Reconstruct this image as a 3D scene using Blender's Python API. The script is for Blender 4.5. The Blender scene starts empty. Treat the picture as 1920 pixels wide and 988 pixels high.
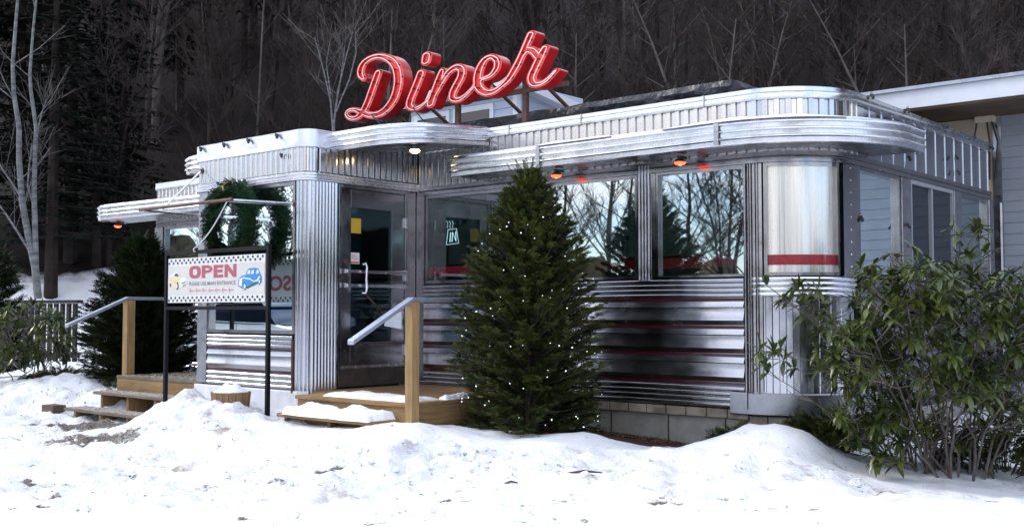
import bpy, bmesh, math, random
import numpy as np
from mathutils import Vector, Matrix, noise

R = math.radians
PI = math.pi
SC = bpy.context.scene
COL = SC.collection

# ------------------------------------------------------------------ camera
H = 1.45
YAW, PITCH, F = R(40.5), R(2.6), 2015.0
cam_d = bpy.data.cameras.new('camera')
cam = bpy.data.objects.new('camera', cam_d)
COL.objects.link(cam)
cam.location = (0, 0, H)
cam.rotation_euler = (R(90) + PITCH, 0, YAW)
cam_d.sensor_width = 36
cam_d.lens = F / 1920 * 36
cam_d.clip_start = 0.1
cam_d.clip_end = 2000
SC.camera = cam
SC.render.resolution_x, SC.render.resolution_y = 1024, 526

# ------------------------------------------------------------------ world
W = bpy.data.worlds.new('World')
SC.world = W
W.use_nodes = True
nt = W.node_tree
for n in list(nt.nodes): nt.nodes.remove(n)
SUN_EL, SUN_AZ = R(30), R(-108)      # azimuth measured from +Y towards +X
out = nt.nodes.new('ShaderNodeOutputWorld')
bg = nt.nodes.new('ShaderNodeBackground')
sky = nt.nodes.new('ShaderNodeTexSky')
sky.sky_type = 'NISHITA'
sky.sun_disc = False
sky.sun_elevation = SUN_EL
sky.sun_rotation = SUN_AZ
sky.air_density = 1.0; sky.dust_density = .6; sky.ozone_density = 1.0
tc = nt.nodes.new('ShaderNodeTexCoord')
mp = nt.nodes.new('ShaderNodeMapping'); mp.inputs['Scale'].default_value = (1.6, 1.6, 5.0)
nz = nt.nodes.new('ShaderNodeTexNoise'); nz.inputs['Scale'].default_value = 1.6
nz.inputs['Detail'].default_value = 7; nz.inputs['Roughness'].default_value = .55
rmp = nt.nodes.new('ShaderNodeValToRGB')
rmp.color_ramp.elements[0].position = .42; rmp.color_ramp.elements[1].position = .58
mx = nt.nodes.new('ShaderNodeMix'); mx.data_type = 'RGBA'
L = nt.links.new
L(tc.outputs['Generated'], mp.inputs[0]); L(mp.outputs[0], nz.inputs['Vector'])
L(nz.outputs['Fac'], rmp.inputs[0]); L(rmp.outputs[0], mx.inputs[0])
tint = nt.nodes.new('ShaderNodeMix'); tint.data_type = 'RGBA'; tint.blend_type = 'MULTIPLY'; tint.inputs[0].default_value = 1
tint.inputs[7].default_value = (.78, .94, 1.22, 1); L(sky.outputs[0], tint.inputs[6]); L(tint.outputs[2], mx.inputs[6]); mx.inputs[7].default_value = (10.4, 10.5, 11.0, 1)
L(mx.outputs[2], bg.inputs[0]); bg.inputs[1].default_value = 0.12
L(bg.outputs[0], out.inputs[0])

sd = bpy.data.lights.new('sun', 'SUN')
sd.energy = 1.15; sd.angle = R(10); sd.color = (1, .90, .78)
sun = bpy.data.objects.new('sun', sd); COL.objects.link(sun)
sv = Vector((math.sin(SUN_AZ) * math.cos(SUN_EL), math.cos(SUN_AZ) * math.cos(SUN_EL), math.sin(SUN_EL)))
sun.rotation_euler = (-sv).to_track_quat('-Z', 'Y').to_euler()
sun.location = sv * 50
SC.view_settings.view_transform = 'Standard'
SC.view_settings.look = 'None'
SC.view_settings.exposure = 1.0
SC.view_settings.gamma = 1

# ------------------------------------------------------------------ helpers
_fw = Vector((-math.sin(YAW) * math.cos(PITCH), math.cos(YAW) * math.cos(PITCH), math.sin(PITCH)))
_rt = Vector((math.cos(YAW), math.sin(YAW), 0))
_up = _rt.cross(_fw)
def ray(px, py):
    return _fw + _rt * ((px - 960) / F) + _up * ((494 - py) / F)
def at(px, py, Y):
    "point of the facade-parallel plane y=Y seen at a photo pixel"
    d = ray(px, py); t = Y / d.y
    return Vector((0, 0, H)) + d * t
def atd(px, py, dep):
    return Vector((0, 0, H)) + ray(px, py) * dep

def tag(o, label=None, cat=None, group=None, kind=None):
    if label: o['label'] = label
    if cat: o['category'] = cat
    if group: o['group'] = group
    if kind: o['kind'] = kind
    return o
def empty(name, loc=(0, 0, 0), rz=0, label=None, cat=None, group=None):
    o = bpy.data.objects.new(name, None); COL.objects.link(o)
    o.location = loc; o.rotation_euler = (0, 0, rz); o.empty_display_size = .2
    return tag(o, label, cat, group)

class MB:
    def __init__(s): s.v = []; s.f = []
    def add(s, vs, fs):
        b = len(s.v); s.v.extend(tuple(p) for p in vs)
        s.f.extend(tuple(i + b for i in f) for f in fs)
    def box(s, a, b, M=None):
        x0, y0, z0 = a; x1, y1, z1 = b
        vs = [(x0,y0,z0),(x1,y0,z0),(x1,y1,z0),(x0,y1,z0),(x0,y0,z1),(x1,y0,z1),(x1,y1,z1),(x0,y1,z1)]
        if M is not None: vs = [M @ Vector(p) for p in vs]
        s.add(vs, [(3,2,1,0),(4,5,6,7),(0,1,5,4),(1,2,6,5),(2,3,7,6),(3,0,4,7)])
        return s
    def tube(s, pts, r, n=8, cap=True):
        pts = [Vector(p) for p in pts]; m = len(pts)
        rs = r if isinstance(r, (list, tuple)) else [r] * m
        b = len(s.v); ref = None
        for i, p in enumerate(pts):
            t = (pts[min(i+1, m-1)] - pts[max(i-1, 0)])
            if t.length < 1e-9: t = Vector((0, 0, 1))
            t.normalize()
            if ref is None:
                ref = Vector((0, 0, 1)) if abs(t.z) < .9 else Vector((1, 0, 0))
            u = t.cross(ref)
            if u.length < 1e-6: u = t.orthogonal()
            u.normalize(); v = u.cross(t).normalized(); ref = v
            ref = v
            for k in range(n):
                a = 2 * PI * k / n
                s.v.append(tuple(p + u * (math.cos(a) * rs[i]) + v * (math.sin(a) * rs[i])))
            ref = v
        for i in range(m - 1):
            for k in range(n):
                a = b + i*n + k; c = b + i*n + (k+1) % n
                s.f.append((a, c, c + n, a + n))
        if cap:
            s.f.append(tuple(b + k for k in range(n))[::-1]); s.f.append(tuple(b + (m-1)*n + k for k in range(n)))
        return s
    def lathe(s, prof, c=(0,0,0), n=24, M=None, cap=True):
        b = len(s.v); c = Vector(c)
        for (r, z) in prof:
            for k in range(n):
                a = 2*PI*k/n; p = Vector((r*math.cos(a), r*math.sin(a), z))
                if M is not None: p = M @ p
                s.v.append(tuple(p + c))
        for i in range(len(prof)-1):
            for k in range(n):
                a = b + i*n + k; d = b + i*n + (k+1) % n
                s.f.append((a, d, d+n, a+n))
        if cap:
            s.f.append(tuple(b+k for k in range(n))[::-1]); s.f.append(tuple(b+(len(prof)-1)*n+k for k in range(n)))
        return s
    def sweep(s, path, prof, close=False, caps=False):
        "profile [(outward offset, z)] swept along a plan path; outward is the right-hand side"
        P = [Vector((p[0], p[1])) for p in path]; m = len(P); k = len(prof); b = len(s.v)
        for i in range(m):
            if i == 0: d0 = d1 = (P[1]-P[0]).normalized()
            elif i == m-1: d0 = d1 = (P[-1]-P[-2]).normalized()
            else: d0 = (P[i]-P[i-1]).normalized(); d1 = (P[i+1]-P[i]).normalized()
            n0 = Vector((d0.y, -d0.x)); n1 = Vector((d1.y, -d1.x)); nn = (n0+n1).normalized()
            q = nn / max(.3, nn.dot(n0))
            for (o, z) in prof:
                s.v.append((P[i].x + q.x*o, P[i].y + q.y*o, z))
        kk = k if close else k-1
        for i in range(m-1):
            for j in range(kk):
                a = b+i*k+j; c = b+i*k+(j+1) % k
                s.f.append((a, c, c+k, a+k))
        if caps:
            s.f.append(tuple(b+j for j in range(k))); s.f.append(tuple(b+(m-1)*k+j for j in range(k))[::-1])
        return s
    def build(s, name, mat, parent=None, smooth=False, bevel=0, label=None):
        me = bpy.data.meshes.new(name)
        me.from_pydata(s.v, [], s.f); me.update()
        bm = bmesh.new(); bm.from_mesh(me)
        if len(s.f) < 60000: bmesh.ops.recalc_face_normals(bm, faces=bm.faces)
        bm.to_mesh(me); bm.free()
        o = bpy.data.objects.new(name, me); COL.objects.link(o)
        me.materials.append(mat)
        if parent is not None:
            o.parent = parent
            # vertices are given in world space: make them local
            if parent.get('_local'): pass
            else:
                M = parent_matrix(parent).inverted()
                me.transform(M)
        if smooth:
            me.polygons.foreach_set('use_smooth', [True]*len(me.polygons))
            try: me.set_sharp_from_angle(angle=R(38))
            except Exception: pass
        if bevel:
            md = o.modifiers.new('bevel', 'BEVEL'); md.width = bevel; md.segments = 2; md.limit_method = 'ANGLE'
        if label: o['label'] = label
        return o
def parent_matrix(p):
    M = Matrix.Identity(4)
    while p is not None:
        M = (Matrix.Translation(p.location) @ p.rotation_euler.to_matrix().to_4x4()) @ M
        p = p.parent
    return M
def arc(cx, cy, r, a0, a1, n=12):
    return [(cx + r*math.cos(R(a0+(a1-a0)*i/n)), cy + r*math.sin(R(a0+(a1-a0)*i/n))) for i in range(n+1)]
def resample(path, step):
    out = []; P = [Vector(p) for p in path]
    for a, b in zip(P[:-1], P[1:]):
        n = max(1, int((b-a).length/step+.5))
        for i in range(n): out.append(a.lerp(b, i/n))
    out.append(P[-1]); return [tuple(p) for p in out]
def corrugate(path, wave, off=0):
    "densify a path and push it outwards along a repeating wave [(fraction, offset)], returns plan path"
    P = [Vector(p) for p in path]; cum = [0]
    for a, b in zip(P[:-1], P[1:]): cum.append(cum[-1]+(b-a).length)
    per, prof = wave; tot = cum[-1]; res = []
    def pt(s):
        s = min(max(s, 0), tot-1e-6); i = 0
        while i < len(P)-2 and cum[i+1] < s: i += 1
        t = (s-cum[i])/(cum[i+1]-cum[i]); p = P[i].lerp(P[i+1], t)
        def nrm(i):
            i = min(max(i, 0), len(P)-2); d = (P[i+1]-P[i]).normalized(); return Vector((d.y, -d.x))
        n = nrm(i)
        if len(P) > 3:
            n = (nrm(i-1).lerp(n, .5+t) if t < .5 else n.lerp(nrm(i+1), t-.5)).normalized() if cum[i+1]-cum[i] < .3 else n
        return p, n
    k = 0
    while k*per < tot:
        for (fr, o) in prof:
            s_ = (k+fr)*per
            if s_ <= tot:
                p, n = pt(s_); res.append(tuple(p+n*(o+off)))
        k += 1
    return res
def copy_tree(o, parent=None):
    c = o.copy(); COL.objects.link(c); c.parent = parent
    for ch in [x for x in bpy.data.objects if x.parent == o]: copy_tree(ch, c)
    return c

# ------------------------------------------------------------------ materials
def mat(name, col, rough=.6, metal=0, noise_s=0, noise_a=0, bump=0, bump_s=30, spec=.5, stretch=(1,1,1), col2=None, emis=None, estr=0, coat=0, rvar=0, bdist=.01, detail=5):
    m = bpy.data.materials.new(name); m.use_nodes = True
    t = m.node_tree; b = t.nodes['Principled BSDF']; lk = t.links.new
    b.inputs['Base Color'].default_value = (*col, 1); b.inputs['Roughness'].default_value = rough
    b.inputs['Metallic'].default_value = metal; b.inputs['Specular IOR Level'].default_value = spec
    b.inputs['Coat Weight'].default_value = coat
    if emis: b.inputs['Emission Color'].default_value = (*emis, 1); b.inputs['Emission Strength'].default_value = estr
    if noise_a or bump or rvar or col2:
        co = t.nodes.new('ShaderNodeTexCoord'); mpg = t.nodes.new('ShaderNodeMapping')
        mpg.inputs['Scale'].default_value = stretch; lk(co.outputs['Object'], mpg.inputs[0])
        n1 = t.nodes.new('ShaderNodeTexNoise'); n1.inputs['Scale'].default_value = noise_s or 5
        n1.inputs['Detail'].default_value = detail; n1.inputs['Roughness'].default_value = .6; lk(mpg.outputs[0], n1.inputs['Vector'])
        if noise_a or col2:
            cr = t.nodes.new('ShaderNodeValToRGB'); e = cr.color_ramp.elements
            e[0].position = .3; e[1].position = .7
            c2 = col2 or tuple(min(1, c*(1+noise_a)) for c in col); c1 = tuple(c*(1-noise_a) for c in col) if not col2 else col
            e[0].color = (*c1, 1); e[1].color = (*c2, 1)
            lk(n1.outputs['Fac'], cr.inputs[0]); lk(cr.outputs[0], b.inputs['Base Color'])
        if rvar:
            mr = t.nodes.new('ShaderNodeMapRange'); mr.inputs['From Min'].default_value = .3; mr.inputs['From Max'].default_value = .7
            mr.inputs['To Min'].default_value = max(.03, rough-rvar); mr.inputs['To Max'].default_value = rough+rvar
            lk(n1.outputs['Fac'], mr.inputs[0]); lk(mr.outputs[0], b.inputs['Roughness'])
        if bump:
            n2 = t.nodes.new('ShaderNodeTexNoise'); n2.inputs['Scale'].default_value = bump_s; n2.inputs['Detail'].default_value = 4
            lk(mpg.outputs[0], n2.inputs['Vector'])
            bp = t.nodes.new('ShaderNodeBump'); bp.inputs['Strength'].default_value = bump; bp.inputs['Distance'].default_value = bdist
            lk(n2.outputs['Fac'], bp.inputs['Height']); lk(bp.outputs[0], b.inputs['Normal'])
    return m

M = {}
M['steel'] = mat('stainless_steel', (.43,.43,.455), .15, 1, noise_s=3, noise_a=.10, rvar=.06, bump=.35, bump_s=2.2, bdist=.02)
M['steel_v'] = mat('stainless_fluted', (.50,.51,.55), .15, 1, noise_s=4, noise_a=.06, rvar=.05, stretch=(1.5,1.5,.5), bump=.2, bump_s=2, bdist=.02)
M['steel_band'] = mat('brushed_band', (.68,.69,.72), .26, 1, noise_s=5, noise_a=.08, rvar=.08, bump=.3, bump_s=2, bdist=.02)
M['steel_dull'] = mat('dull_aluminium', (.36,.365,.39), .34, 1, noise_s=9, noise_a=.18, rvar=.10, bump=.2, bump_s=12)
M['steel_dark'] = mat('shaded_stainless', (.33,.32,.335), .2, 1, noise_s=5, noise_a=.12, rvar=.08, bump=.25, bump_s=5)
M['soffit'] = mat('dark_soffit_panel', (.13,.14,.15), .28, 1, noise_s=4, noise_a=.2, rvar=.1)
M['frame_grey'] = mat('grey_window_frame', (.30,.31,.34), .45, .3)
M['steel_warm'] = mat('roof_band_steel', (.56,.54,.53), .2, 1, noise_s=3, noise_a=.06, rvar=.05, detail=2)
M['parapet'] = mat('parapet_aluminium', (.66,.68,.73), .36, 1, noise_s=4, noise_a=.06, rvar=.08, bump=.8, bump_s=2.5, bdist=.03)
M['red'] = mat('red_enamel', (.26,.006,.018), .25, 0, noise_s=30, noise_a=.3, coat=.6)
M['red_in'] = mat('red_glass_stripe', (.42,.008,.025), .4)
M['steel_sid'] = mat('siding_stainless', (.42,.42,.445), .22, 1, noise_s=3, noise_a=.12, rvar=.07, bump=.3, bump_s=2.2, bdist=.02)
M['maroon'] = mat('maroon_insert', (.045,.003,.009), .3, 0, noise_s=60, noise_a=.5, coat=.5)
M['sign_red'] = mat('sign_red_enamel', (.74,.018,.012), .32, 0, noise_s=9, noise_a=.12, rvar=.1, coat=.3)
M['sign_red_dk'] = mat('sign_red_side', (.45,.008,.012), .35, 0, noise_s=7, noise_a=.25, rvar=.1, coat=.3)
M['neon'] = mat('neon_tube_glass', (.72,.66,.66), .15, 0, emis=(1,.62,.60), estr=.12, coat=.5)
M['rust'] = mat('rusty_steel', (.09,.045,.035), .7, .2, noise_s=20, noise_a=.5)
M['darkmetal'] = mat('black_painted_steel', (.005,.0055,.008), .6, 0, noise_s=40, noise_a=.4, spec=.15)
M['tarp'] = mat('roof_membrane', (.015,.018,.025), .38, 0, bump=1, bump_s=9, bdist=.05, noise_s=10, noise_a=.4)
M['white'] = mat('white_paint', (.58,.61,.66), .5, 0, noise_s=6, noise_a=.06)
M['whiteboard'] = mat('white_board', (.66,.67,.70), .55, 0, noise_s=8, noise_a=.12)
M['sign_w'] = mat('sign_white', (.66,.655,.64), .4, 0, noise_s=6, noise_a=.03)
M['sign_cream'] = mat('sign_cream', (.58,.555,.52), .4, 0, noise_s=6, noise_a=.03)
M['ink_red'] = mat('sign_ink_red', (.36,.085,.11), .45)
M['ink_grey'] = mat('sign_ink_greygreen', (.13,.17,.165), .45)
M['ink_black'] = mat('sign_ink_black', (.01,.01,.025), .4)
M['car_cream'] = mat('sign_ink_cream', (.72,.56,.34), .45, noise_s=40, noise_a=.15)
M['car_blue'] = mat('sign_ink_blue', (.03,.22,.52), .45, noise_s=40, noise_a=.2)
M['car_pale'] = mat('sign_ink_pale', (.66,.70,.72), .45)
M['car_dark'] = mat('sign_ink_dark', (.03,.07,.07), .45)
M['concrete'] = mat('concrete', (.27,.26,.24), .85, 0, noise_s=6, noise_a=.22, bump=.4, bump_s=60)
M['leafbrown'] = mat('mulch', (.05,.028,.018), .9, 0, noise_s=60, noise_a=.6)
M['interior_w'] = mat('interior_cream', (.40,.39,.33), .7, noise_s=3, noise_a=.1)
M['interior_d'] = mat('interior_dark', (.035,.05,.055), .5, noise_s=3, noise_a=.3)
M['streak_steel'] = mat('polished_cylinder', (.62,.60,.55), .24, metal=1, noise_s=7, noise_a=.22, stretch=(3,3,.04), rvar=.1)  # bright vertical reflections put into the colour as streaks
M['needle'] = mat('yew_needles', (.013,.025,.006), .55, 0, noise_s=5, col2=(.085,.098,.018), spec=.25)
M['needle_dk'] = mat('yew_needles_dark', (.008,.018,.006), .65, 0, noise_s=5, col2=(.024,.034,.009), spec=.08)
M['bark'] = mat('brown_bark', (.06,.045,.035), .9, 0, noise_s=14, noise_a=.4)
M['rhodo'] = mat('rhododendron_leaf', (.014,.036,.010), .36, 0, noise_s=4.5, col2=(.10,.118,.020), spec=.5)
M['rhodo_stem'] = mat('grey_brown_stem', (.11,.09,.08), .8, 0, noise_s=14, noise_a=.4)
M['birch'] = mat('pale_birch_bark', (.20,.205,.21), .8, 0, noise_s=5, col2=(.05,.05,.05), stretch=(1,1,3))
M['greybark'] = mat('pale_grey_bark', (.092,.082,.076), .85, 0, spec=.08, noise_s=3, noise_a=.4)
M['wood_bark'] = mat('winter_bark', (.028,.022,.020), .9, 0, spec=.08, noise_s=3, noise_a=.5)
M['twig'] = mat('winter_twigs', (.038,.029,.026), .9, 0, spec=.08, noise_s=.6, noise_a=.35)
M['twig_g'] = mat('winter_twigs_grey', (.060,.049,.050), .9, 0, spec=.08, noise_s=.6, noise_a=.35)
M['conif'] = mat('dark_conifer_needles', (.006,.013,.009), .8, 0, spec=.05, noise_s=2, noise_a=.5)
M['snow'] = mat('snow_on_things', (.82,.84,.88), .55, 0, bump=.6, bump_s=18, bdist=.02)
M['rope'] = mat('white_rope', (.6,.6,.6), .7)
M['rubber'] = mat('black_plastic', (.015,.015,.018), .5)
M['paper_y'] = mat('yellow_notice', (.55,.36,.03), .6)
M['paper_w'] = mat('white_notice', (.72,.70,.68), .6)
M['paper_r'] = mat('red_print', (.55,.05,.05), .6)
M['gold'] = mat('gold_ribbon', (.5,.35,.08), .4)
M['bulb'] = mat('fairy_bulb', (.85,.88,.95), .2, emis=(.85,.92,1), estr=.7)
M['wire'] = mat('green_wire', (.01,.06,.05), .5)
M['heat'] = mat('heat_lamp_glow', (.9,.12,.04), .3, emis=(1,.075,.02), estr=2.2)
M['heat_core'] = mat('heat_lamp_core', (.9,.3,.1), .3, emis=(1,.22,.10), estr=2.2)
M['lampglow'] = mat('porch_lamp_glow', (1,.8,.5), .3, emis=(1,.72,.36), estr=6)
M['neon_w'] = mat('window_neon_white', (.8,.85,.85), .3, emis=(.8,.95,1), estr=.45)
M['siding'] = mat('vinyl_siding_grey', (.25,.275,.315), .55, 0, noise_s=3, noise_a=.08)
M['beige'] = mat('beige_plywood', (.50,.43,.33), .8, 0, noise_s=4, noise_a=.2)
M['dkwin'] = mat('dark_window_screen', (.005,.008,.016), .08, 0, spec=.5)
M['brass'] = mat('worn_brown_metal', (.09,.075,.07), .5, .6, noise_s=8, noise_a=.3)
M['shingle'] = mat('dark_roof', (.05,.05,.055), .8, noise_s=20, noise_a=.3)

def glass_mat(name, tint, refl):
    m = bpy.data.materials.new(name); m.use_nodes = True; t = m.node_tree; lk = t.links.new
    for n in list(t.nodes): t.nodes.remove(n)
    o = t.nodes.new('ShaderNodeOutputMaterial'); mixn = t.nodes.new('ShaderNodeMixShader')
    tr = t.nodes.new('ShaderNodeBsdfTransparent'); tr.inputs[0].default_value = (*tint, 1)
    gl = t.nodes.new('ShaderNodeBsdfGlossy'); gl.inputs['Roughness'].default_value = .012; gl.inputs[0].default_value = (.86,.97,1,1)
    co = t.nodes.new('ShaderNodeTexCoord'); n = t.nodes.new('ShaderNodeTexNoise'); n.inputs['Scale'].default_value = .9
    bp = t.nodes.new('ShaderNodeBump'); bp.inputs['Strength'].default_value = .10; bp.inputs['Distance'].default_value = .02
    lk(co.outputs['Object'], n.inputs['Vector']); lk(n.outputs['Fac'], bp.inputs['Height']); lk(bp.outputs[0], gl.inputs['Normal'])
    fr = t.nodes.new('ShaderNodeFresnel'); fr.inputs[0].default_value = 1.5
    mr = t.nodes.new('ShaderNodeMapRange'); mr.inputs['From Min'].default_value = .04; mr.inputs['From Max'].default_value = .6
    mr.inputs['To Min'].default_value = refl; mr.inputs['To Max'].default_value = .95
    lk(fr.outputs[0], mr.inputs[0]); lk(mr.outputs[0], mixn.inputs[0])
    lk(tr.outputs[0], mixn.inputs[1]); lk(gl.outputs[0], mixn.inputs[2]); lk(mixn.outputs[0], o.inputs[0])
    return m
M['glass'] = glass_mat('window_glass', (.55,.80,.82), .42)
M['glass_d'] = glass_mat('door_glass', (.5,.6,.65), .02)
M['glass_c'] = glass_mat('clear_window_glass', (.62,.85,.88), .14)

def wood_mat(name, c1, c2, axis='X', sc=1):
    m = bpy.data.materials.new(name); m.use_nodes = True; t = m.node_tree; lk = t.links.new
    b = t.nodes['Principled BSDF']; co = t.nodes.new('ShaderNodeTexCoord'); mpg = t.nodes.new('ShaderNodeMapping')
    s = {'X': (.6,9,9), 'Z': (9,9,.6), 'Y': (9,.6,9)}[axis]; mpg.inputs['Scale'].default_value = tuple(v*sc for v in s)
    n1 = t.nodes.new('ShaderNodeTexNoise'); n1.inputs['Scale'].default_value = 4; n1.inputs['Detail'].default_value = 8; n1.inputs['Distortion'].default_value = .8
    cr = t.nodes.new('ShaderNodeValToRGB'); e = cr.color_ramp.elements; e[0].position = .32; e[1].position = .68
    e[0].color = (*c1,1); e[1].color = (*c2,1)
    n2 = t.nodes.new('ShaderNodeTexNoise'); n2.inputs['Scale'].default_value = 2.3
    mm = t.nodes.new('ShaderNodeMix'); mm.data_type = 'RGBA'; mm.blend_type = 'MULTIPLY'; mm.inputs[0].default_value = .75
    lk(co.outputs['Object'], mpg.inputs[0]); lk(mpg.outputs[0], n1.inputs['Vector']); lk(n1.outputs['Fac'], cr.inputs[0])
    lk(co.outputs['Object'], n2.inputs['Vector']); lk(cr.outputs[0], mm.inputs[6]); lk(n2.outputs['Fac'], mm.inputs[7])
    lk(mm.outputs[2], b.inputs['Base Color']); b.inputs['Roughness'].default_value = .75
    bp = t.nodes.new('ShaderNodeBump'); bp.inputs['Strength'].default_value = .25; bp.inputs['Distance'].default_value = .004
    lk(n1.outputs['Fac'], bp.inputs['Height']); lk(bp.outputs[0], b.inputs['Normal'])
    return m
M['wood_x'] = wood_mat('pine_board', (.30,.17,.06), (.46,.29,.12), 'X')
M['wood_y'] = wood_mat('pine_board_across', (.28,.16,.06), (.44,.28,.12), 'Y')
M['wood_z'] = wood_mat('pine_post', (.36,.21,.08), (.56,.37,.16), 'Z')
M['wood_grey'] = wood_mat('weathered_tread', (.16,.13,.10), (.34,.28,.20), 'X')
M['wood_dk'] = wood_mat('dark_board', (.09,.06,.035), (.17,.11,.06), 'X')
M['barrel'] = wood_mat('barrel_stave', (.24,.13,.06), (.42,.25,.12), 'Z')
M['fence_wood'] = wood_mat('old_rail', (.028,.02,.015), (.065,.048,.036), 'X')

# ground material with masks held as point attributes
def ground_mat():
    m = bpy.data.materials.new('snowy_ground'); m.use_nodes = True; t = m.node_tree; lk = t.links.new
    b = t.nodes['Principled BSDF']; b.inputs['Roughness'].default_value = .6; b.inputs['Specular IOR Level'].default_value = .12
    co = t.nodes.new('ShaderNodeTexCoord')
    def nn(sc, det=6, ro=.6, vec=None):
        n = t.nodes.new('ShaderNodeTexNoise'); n.inputs['Scale'].default_value = sc; n.inputs['Detail'].default_value = det
        n.inputs['Roughness'].default_value = ro; lk(vec or co.outputs['Object'], n.inputs['Vector']); return n.outputs['Fac']
    def ramp(src, a, bb, ca=(0,0,0,1), cb=(1,1,1,1)):
        r = t.nodes.new('ShaderNodeValToRGB'); r.color_ramp.elements[0].position = a; r.color_ramp.elements[1].position = bb
        r.color_ramp.elements[0].color = ca; r.color_ramp.elements[1].color = cb; lk(src, r.inputs[0]); return r.outputs[0]
    def mul(a, c):
        n = t.nodes.new('ShaderNodeMath'); n.operation = 'MULTIPLY'; n.use_clamp = True
        lk(a, n.inputs[0])
        if isinstance(c, (int, float)): n.inputs[1].default_value = c
        else: lk(c, n.inputs[1])
        return n.outputs[0]
    def add(a, c):
        n = t.nodes.new('ShaderNodeMath'); n.operation = 'ADD'; lk(a, n.inputs[0])
        if isinstance(c, (int, float)): n.inputs[1].default_value = c
        else: lk(c, n.inputs[1])
        return n.outputs[0]
    def mix(f, a, c):
        n = t.nodes.new('ShaderNodeMix'); n.data_type = 'RGBA'; lk(f, n.inputs[0])
        for i, v in ((6, a), (7, c)):
            if isinstance(v, tuple): n.inputs[i].default_value = v
            else: lk(v, n.inputs[i])
        return n.outputs[2]
    def attr(nm):
        n = t.nodes.new('ShaderNodeAttribute'); n.attribute_name = nm; return n.outputs['Fac']
    snow = ramp(nn(1.1), .35, .7, (.74,.765,.81,1), (.82,.835,.86,1))
    # dirt: tan stains on the ploughed bank and small dark crumbs
    bank = attr('bank')
    stain = mul(ramp(nn(3.1, 8, .7), .54, .66), mul(mul(bank, ramp(nn(.8, 3), .42, .56)), 1.0))
    c = mix(stain, snow, (.34,.285,.23,1))
    crumb = mul(mul(ramp(nn(21, 5, .75), .57, .62), ramp(nn(2.3, 5), .50, .58)), add(mul(bank, .9), .05))
    c = mix(crumb, c, (.09,.08,.075,1))
    lotm = mul(mul(ramp(nn(11, 6, .8), .57, .63), ramp(nn(1.5, 3), .54, .60)), mul(attr('lot'), .9))
    c = mix(lotm, c, (.15,.155,.165,1))
    g = ramp(nn(60, 4, .85), .42, .58, (.035,.03,.026,1), (.27,.24,.20,1))
    gm = ramp(add(mul(attr('grit'), .5), mul(nn(13, 8, .85), .7)), .60, .66)
    c = mix(gm, c, g)
    mul_c = ramp(nn(45, 5, .8), .35, .65, (.018,.010,.007,1), (.11,.055,.035,1))
    mm = ramp(add(attr('mulch'), mul(nn(9, 5), .5)), .66, .74)
    c = mix(mm, c, mul_c)
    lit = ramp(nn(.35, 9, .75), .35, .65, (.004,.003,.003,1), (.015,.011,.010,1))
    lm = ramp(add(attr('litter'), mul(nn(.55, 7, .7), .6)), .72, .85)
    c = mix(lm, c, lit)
    lk(c, b.inputs['Base Color'])
    h = add(mul(nn(5, 8, .62), 1.0), mul(nn(38, 4, .7), .22))
    bp = t.nodes.new('ShaderNodeBump'); bp.inputs['Distance'].default_value = .05
    lk(h, bp.inputs['Height']); lk(add(mul(bank, .7), .22), bp.inputs['Strength']); lk(bp.outputs[0], b.inputs['Normal'])
    return m

# ------------------------------------------------------------------ ground
rnd = random.Random(7)
CP = []
def cp(px, py, d): CP.append(tuple(atd(px, py, d)))
for px, py, d in [
    (-60,988,6.7),(300,988,6.75),(700,988,6.75),(1100,988,6.7),(1500,988,6.5),(1980,988,6.3),
    (0,900,8.9),(300,900,8.9),(0,820,11.6),(110,800,12.1),(200,815,11.3),(60,770,13.6),
    (300,850,9.7),(500,900,8.2),(700,900,7.9),(450,855,9.1),(900,910,7.6),(1200,920,7.3),(1500,930,7.0),(1800,940,6.9),
    (215,800,11.9),(150,795,12.2),(280,800,11.4),(130,698,14.6),(180,700,14.3),(60,712,14.9),(232,722,13.7),(0,722,15.4),(90,757,13.7),(180,756,13.3),(150,730,13.9),
    (345,733,11.1),(300,768,10.8),(275,792,10.6),(380,742,10.9),(430,757,10.6),(503,787,10.75),(312,743,11.95),(500,800,9.9),(560,800,9.9),(620,806,9.3),(700,806,8.95),(760,800,8.9),
    (800,800,9.0),(860,806,9.2),(980,823,9.2),(1100,807,9.2),(1050,815,9.1),(1150,822,9.2),(1220,838,9.15),(1290,847,9.05),(1340,820,8.75),
    (1400,796,8.55),(1460,796,8.4),(1520,812,8.35),(1548,840,8.2),(1562,880,8.15),(1620,882,8.2),(1700,905,7.9),(1760,880,8.3),(1850,895,8.2),(1920,915,8.0),
    (700,850,8.4),(900,860,8.4),(1100,860,8.3),(1300,885,8.0),(1450,870,7.7),(1350,860,8.1),(600,850,8.7),
    (1165,818,9.9),(1250,828,9.9),(1560,850,9.2),(1700,850,9.4),(1900,870,9.3)]:
    cp(px, py, d)
for x, y, z in [(-9.7,6.95,.40),(-8.6,6.95,.36),(-7.7,7.6,.35),(-6.2,8.3,.30),(-4.6,8.5,.25),(-11.5,7.1,.12),(-12.6,6.8,.14),(-11.3,6.5,.16),(-14,8.4,.45),(-17,9,.5),(-20,14,.6),(-22,6,.25),
                (-3.6,10,.3),(-3.4,12.8,.35),(0,12,.3),(0,9,.2),(2,7,.15),(-2,3,.05),(-6,2,.02),(-12,3,.05),(-16,5,.15),(-4,-3,0),(-12,-4,0),(-9,11,.3),(-13,11,.35),(3,2,0)]:
    CP.append((x, y, z))
CPa = np.array(CP)
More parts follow.
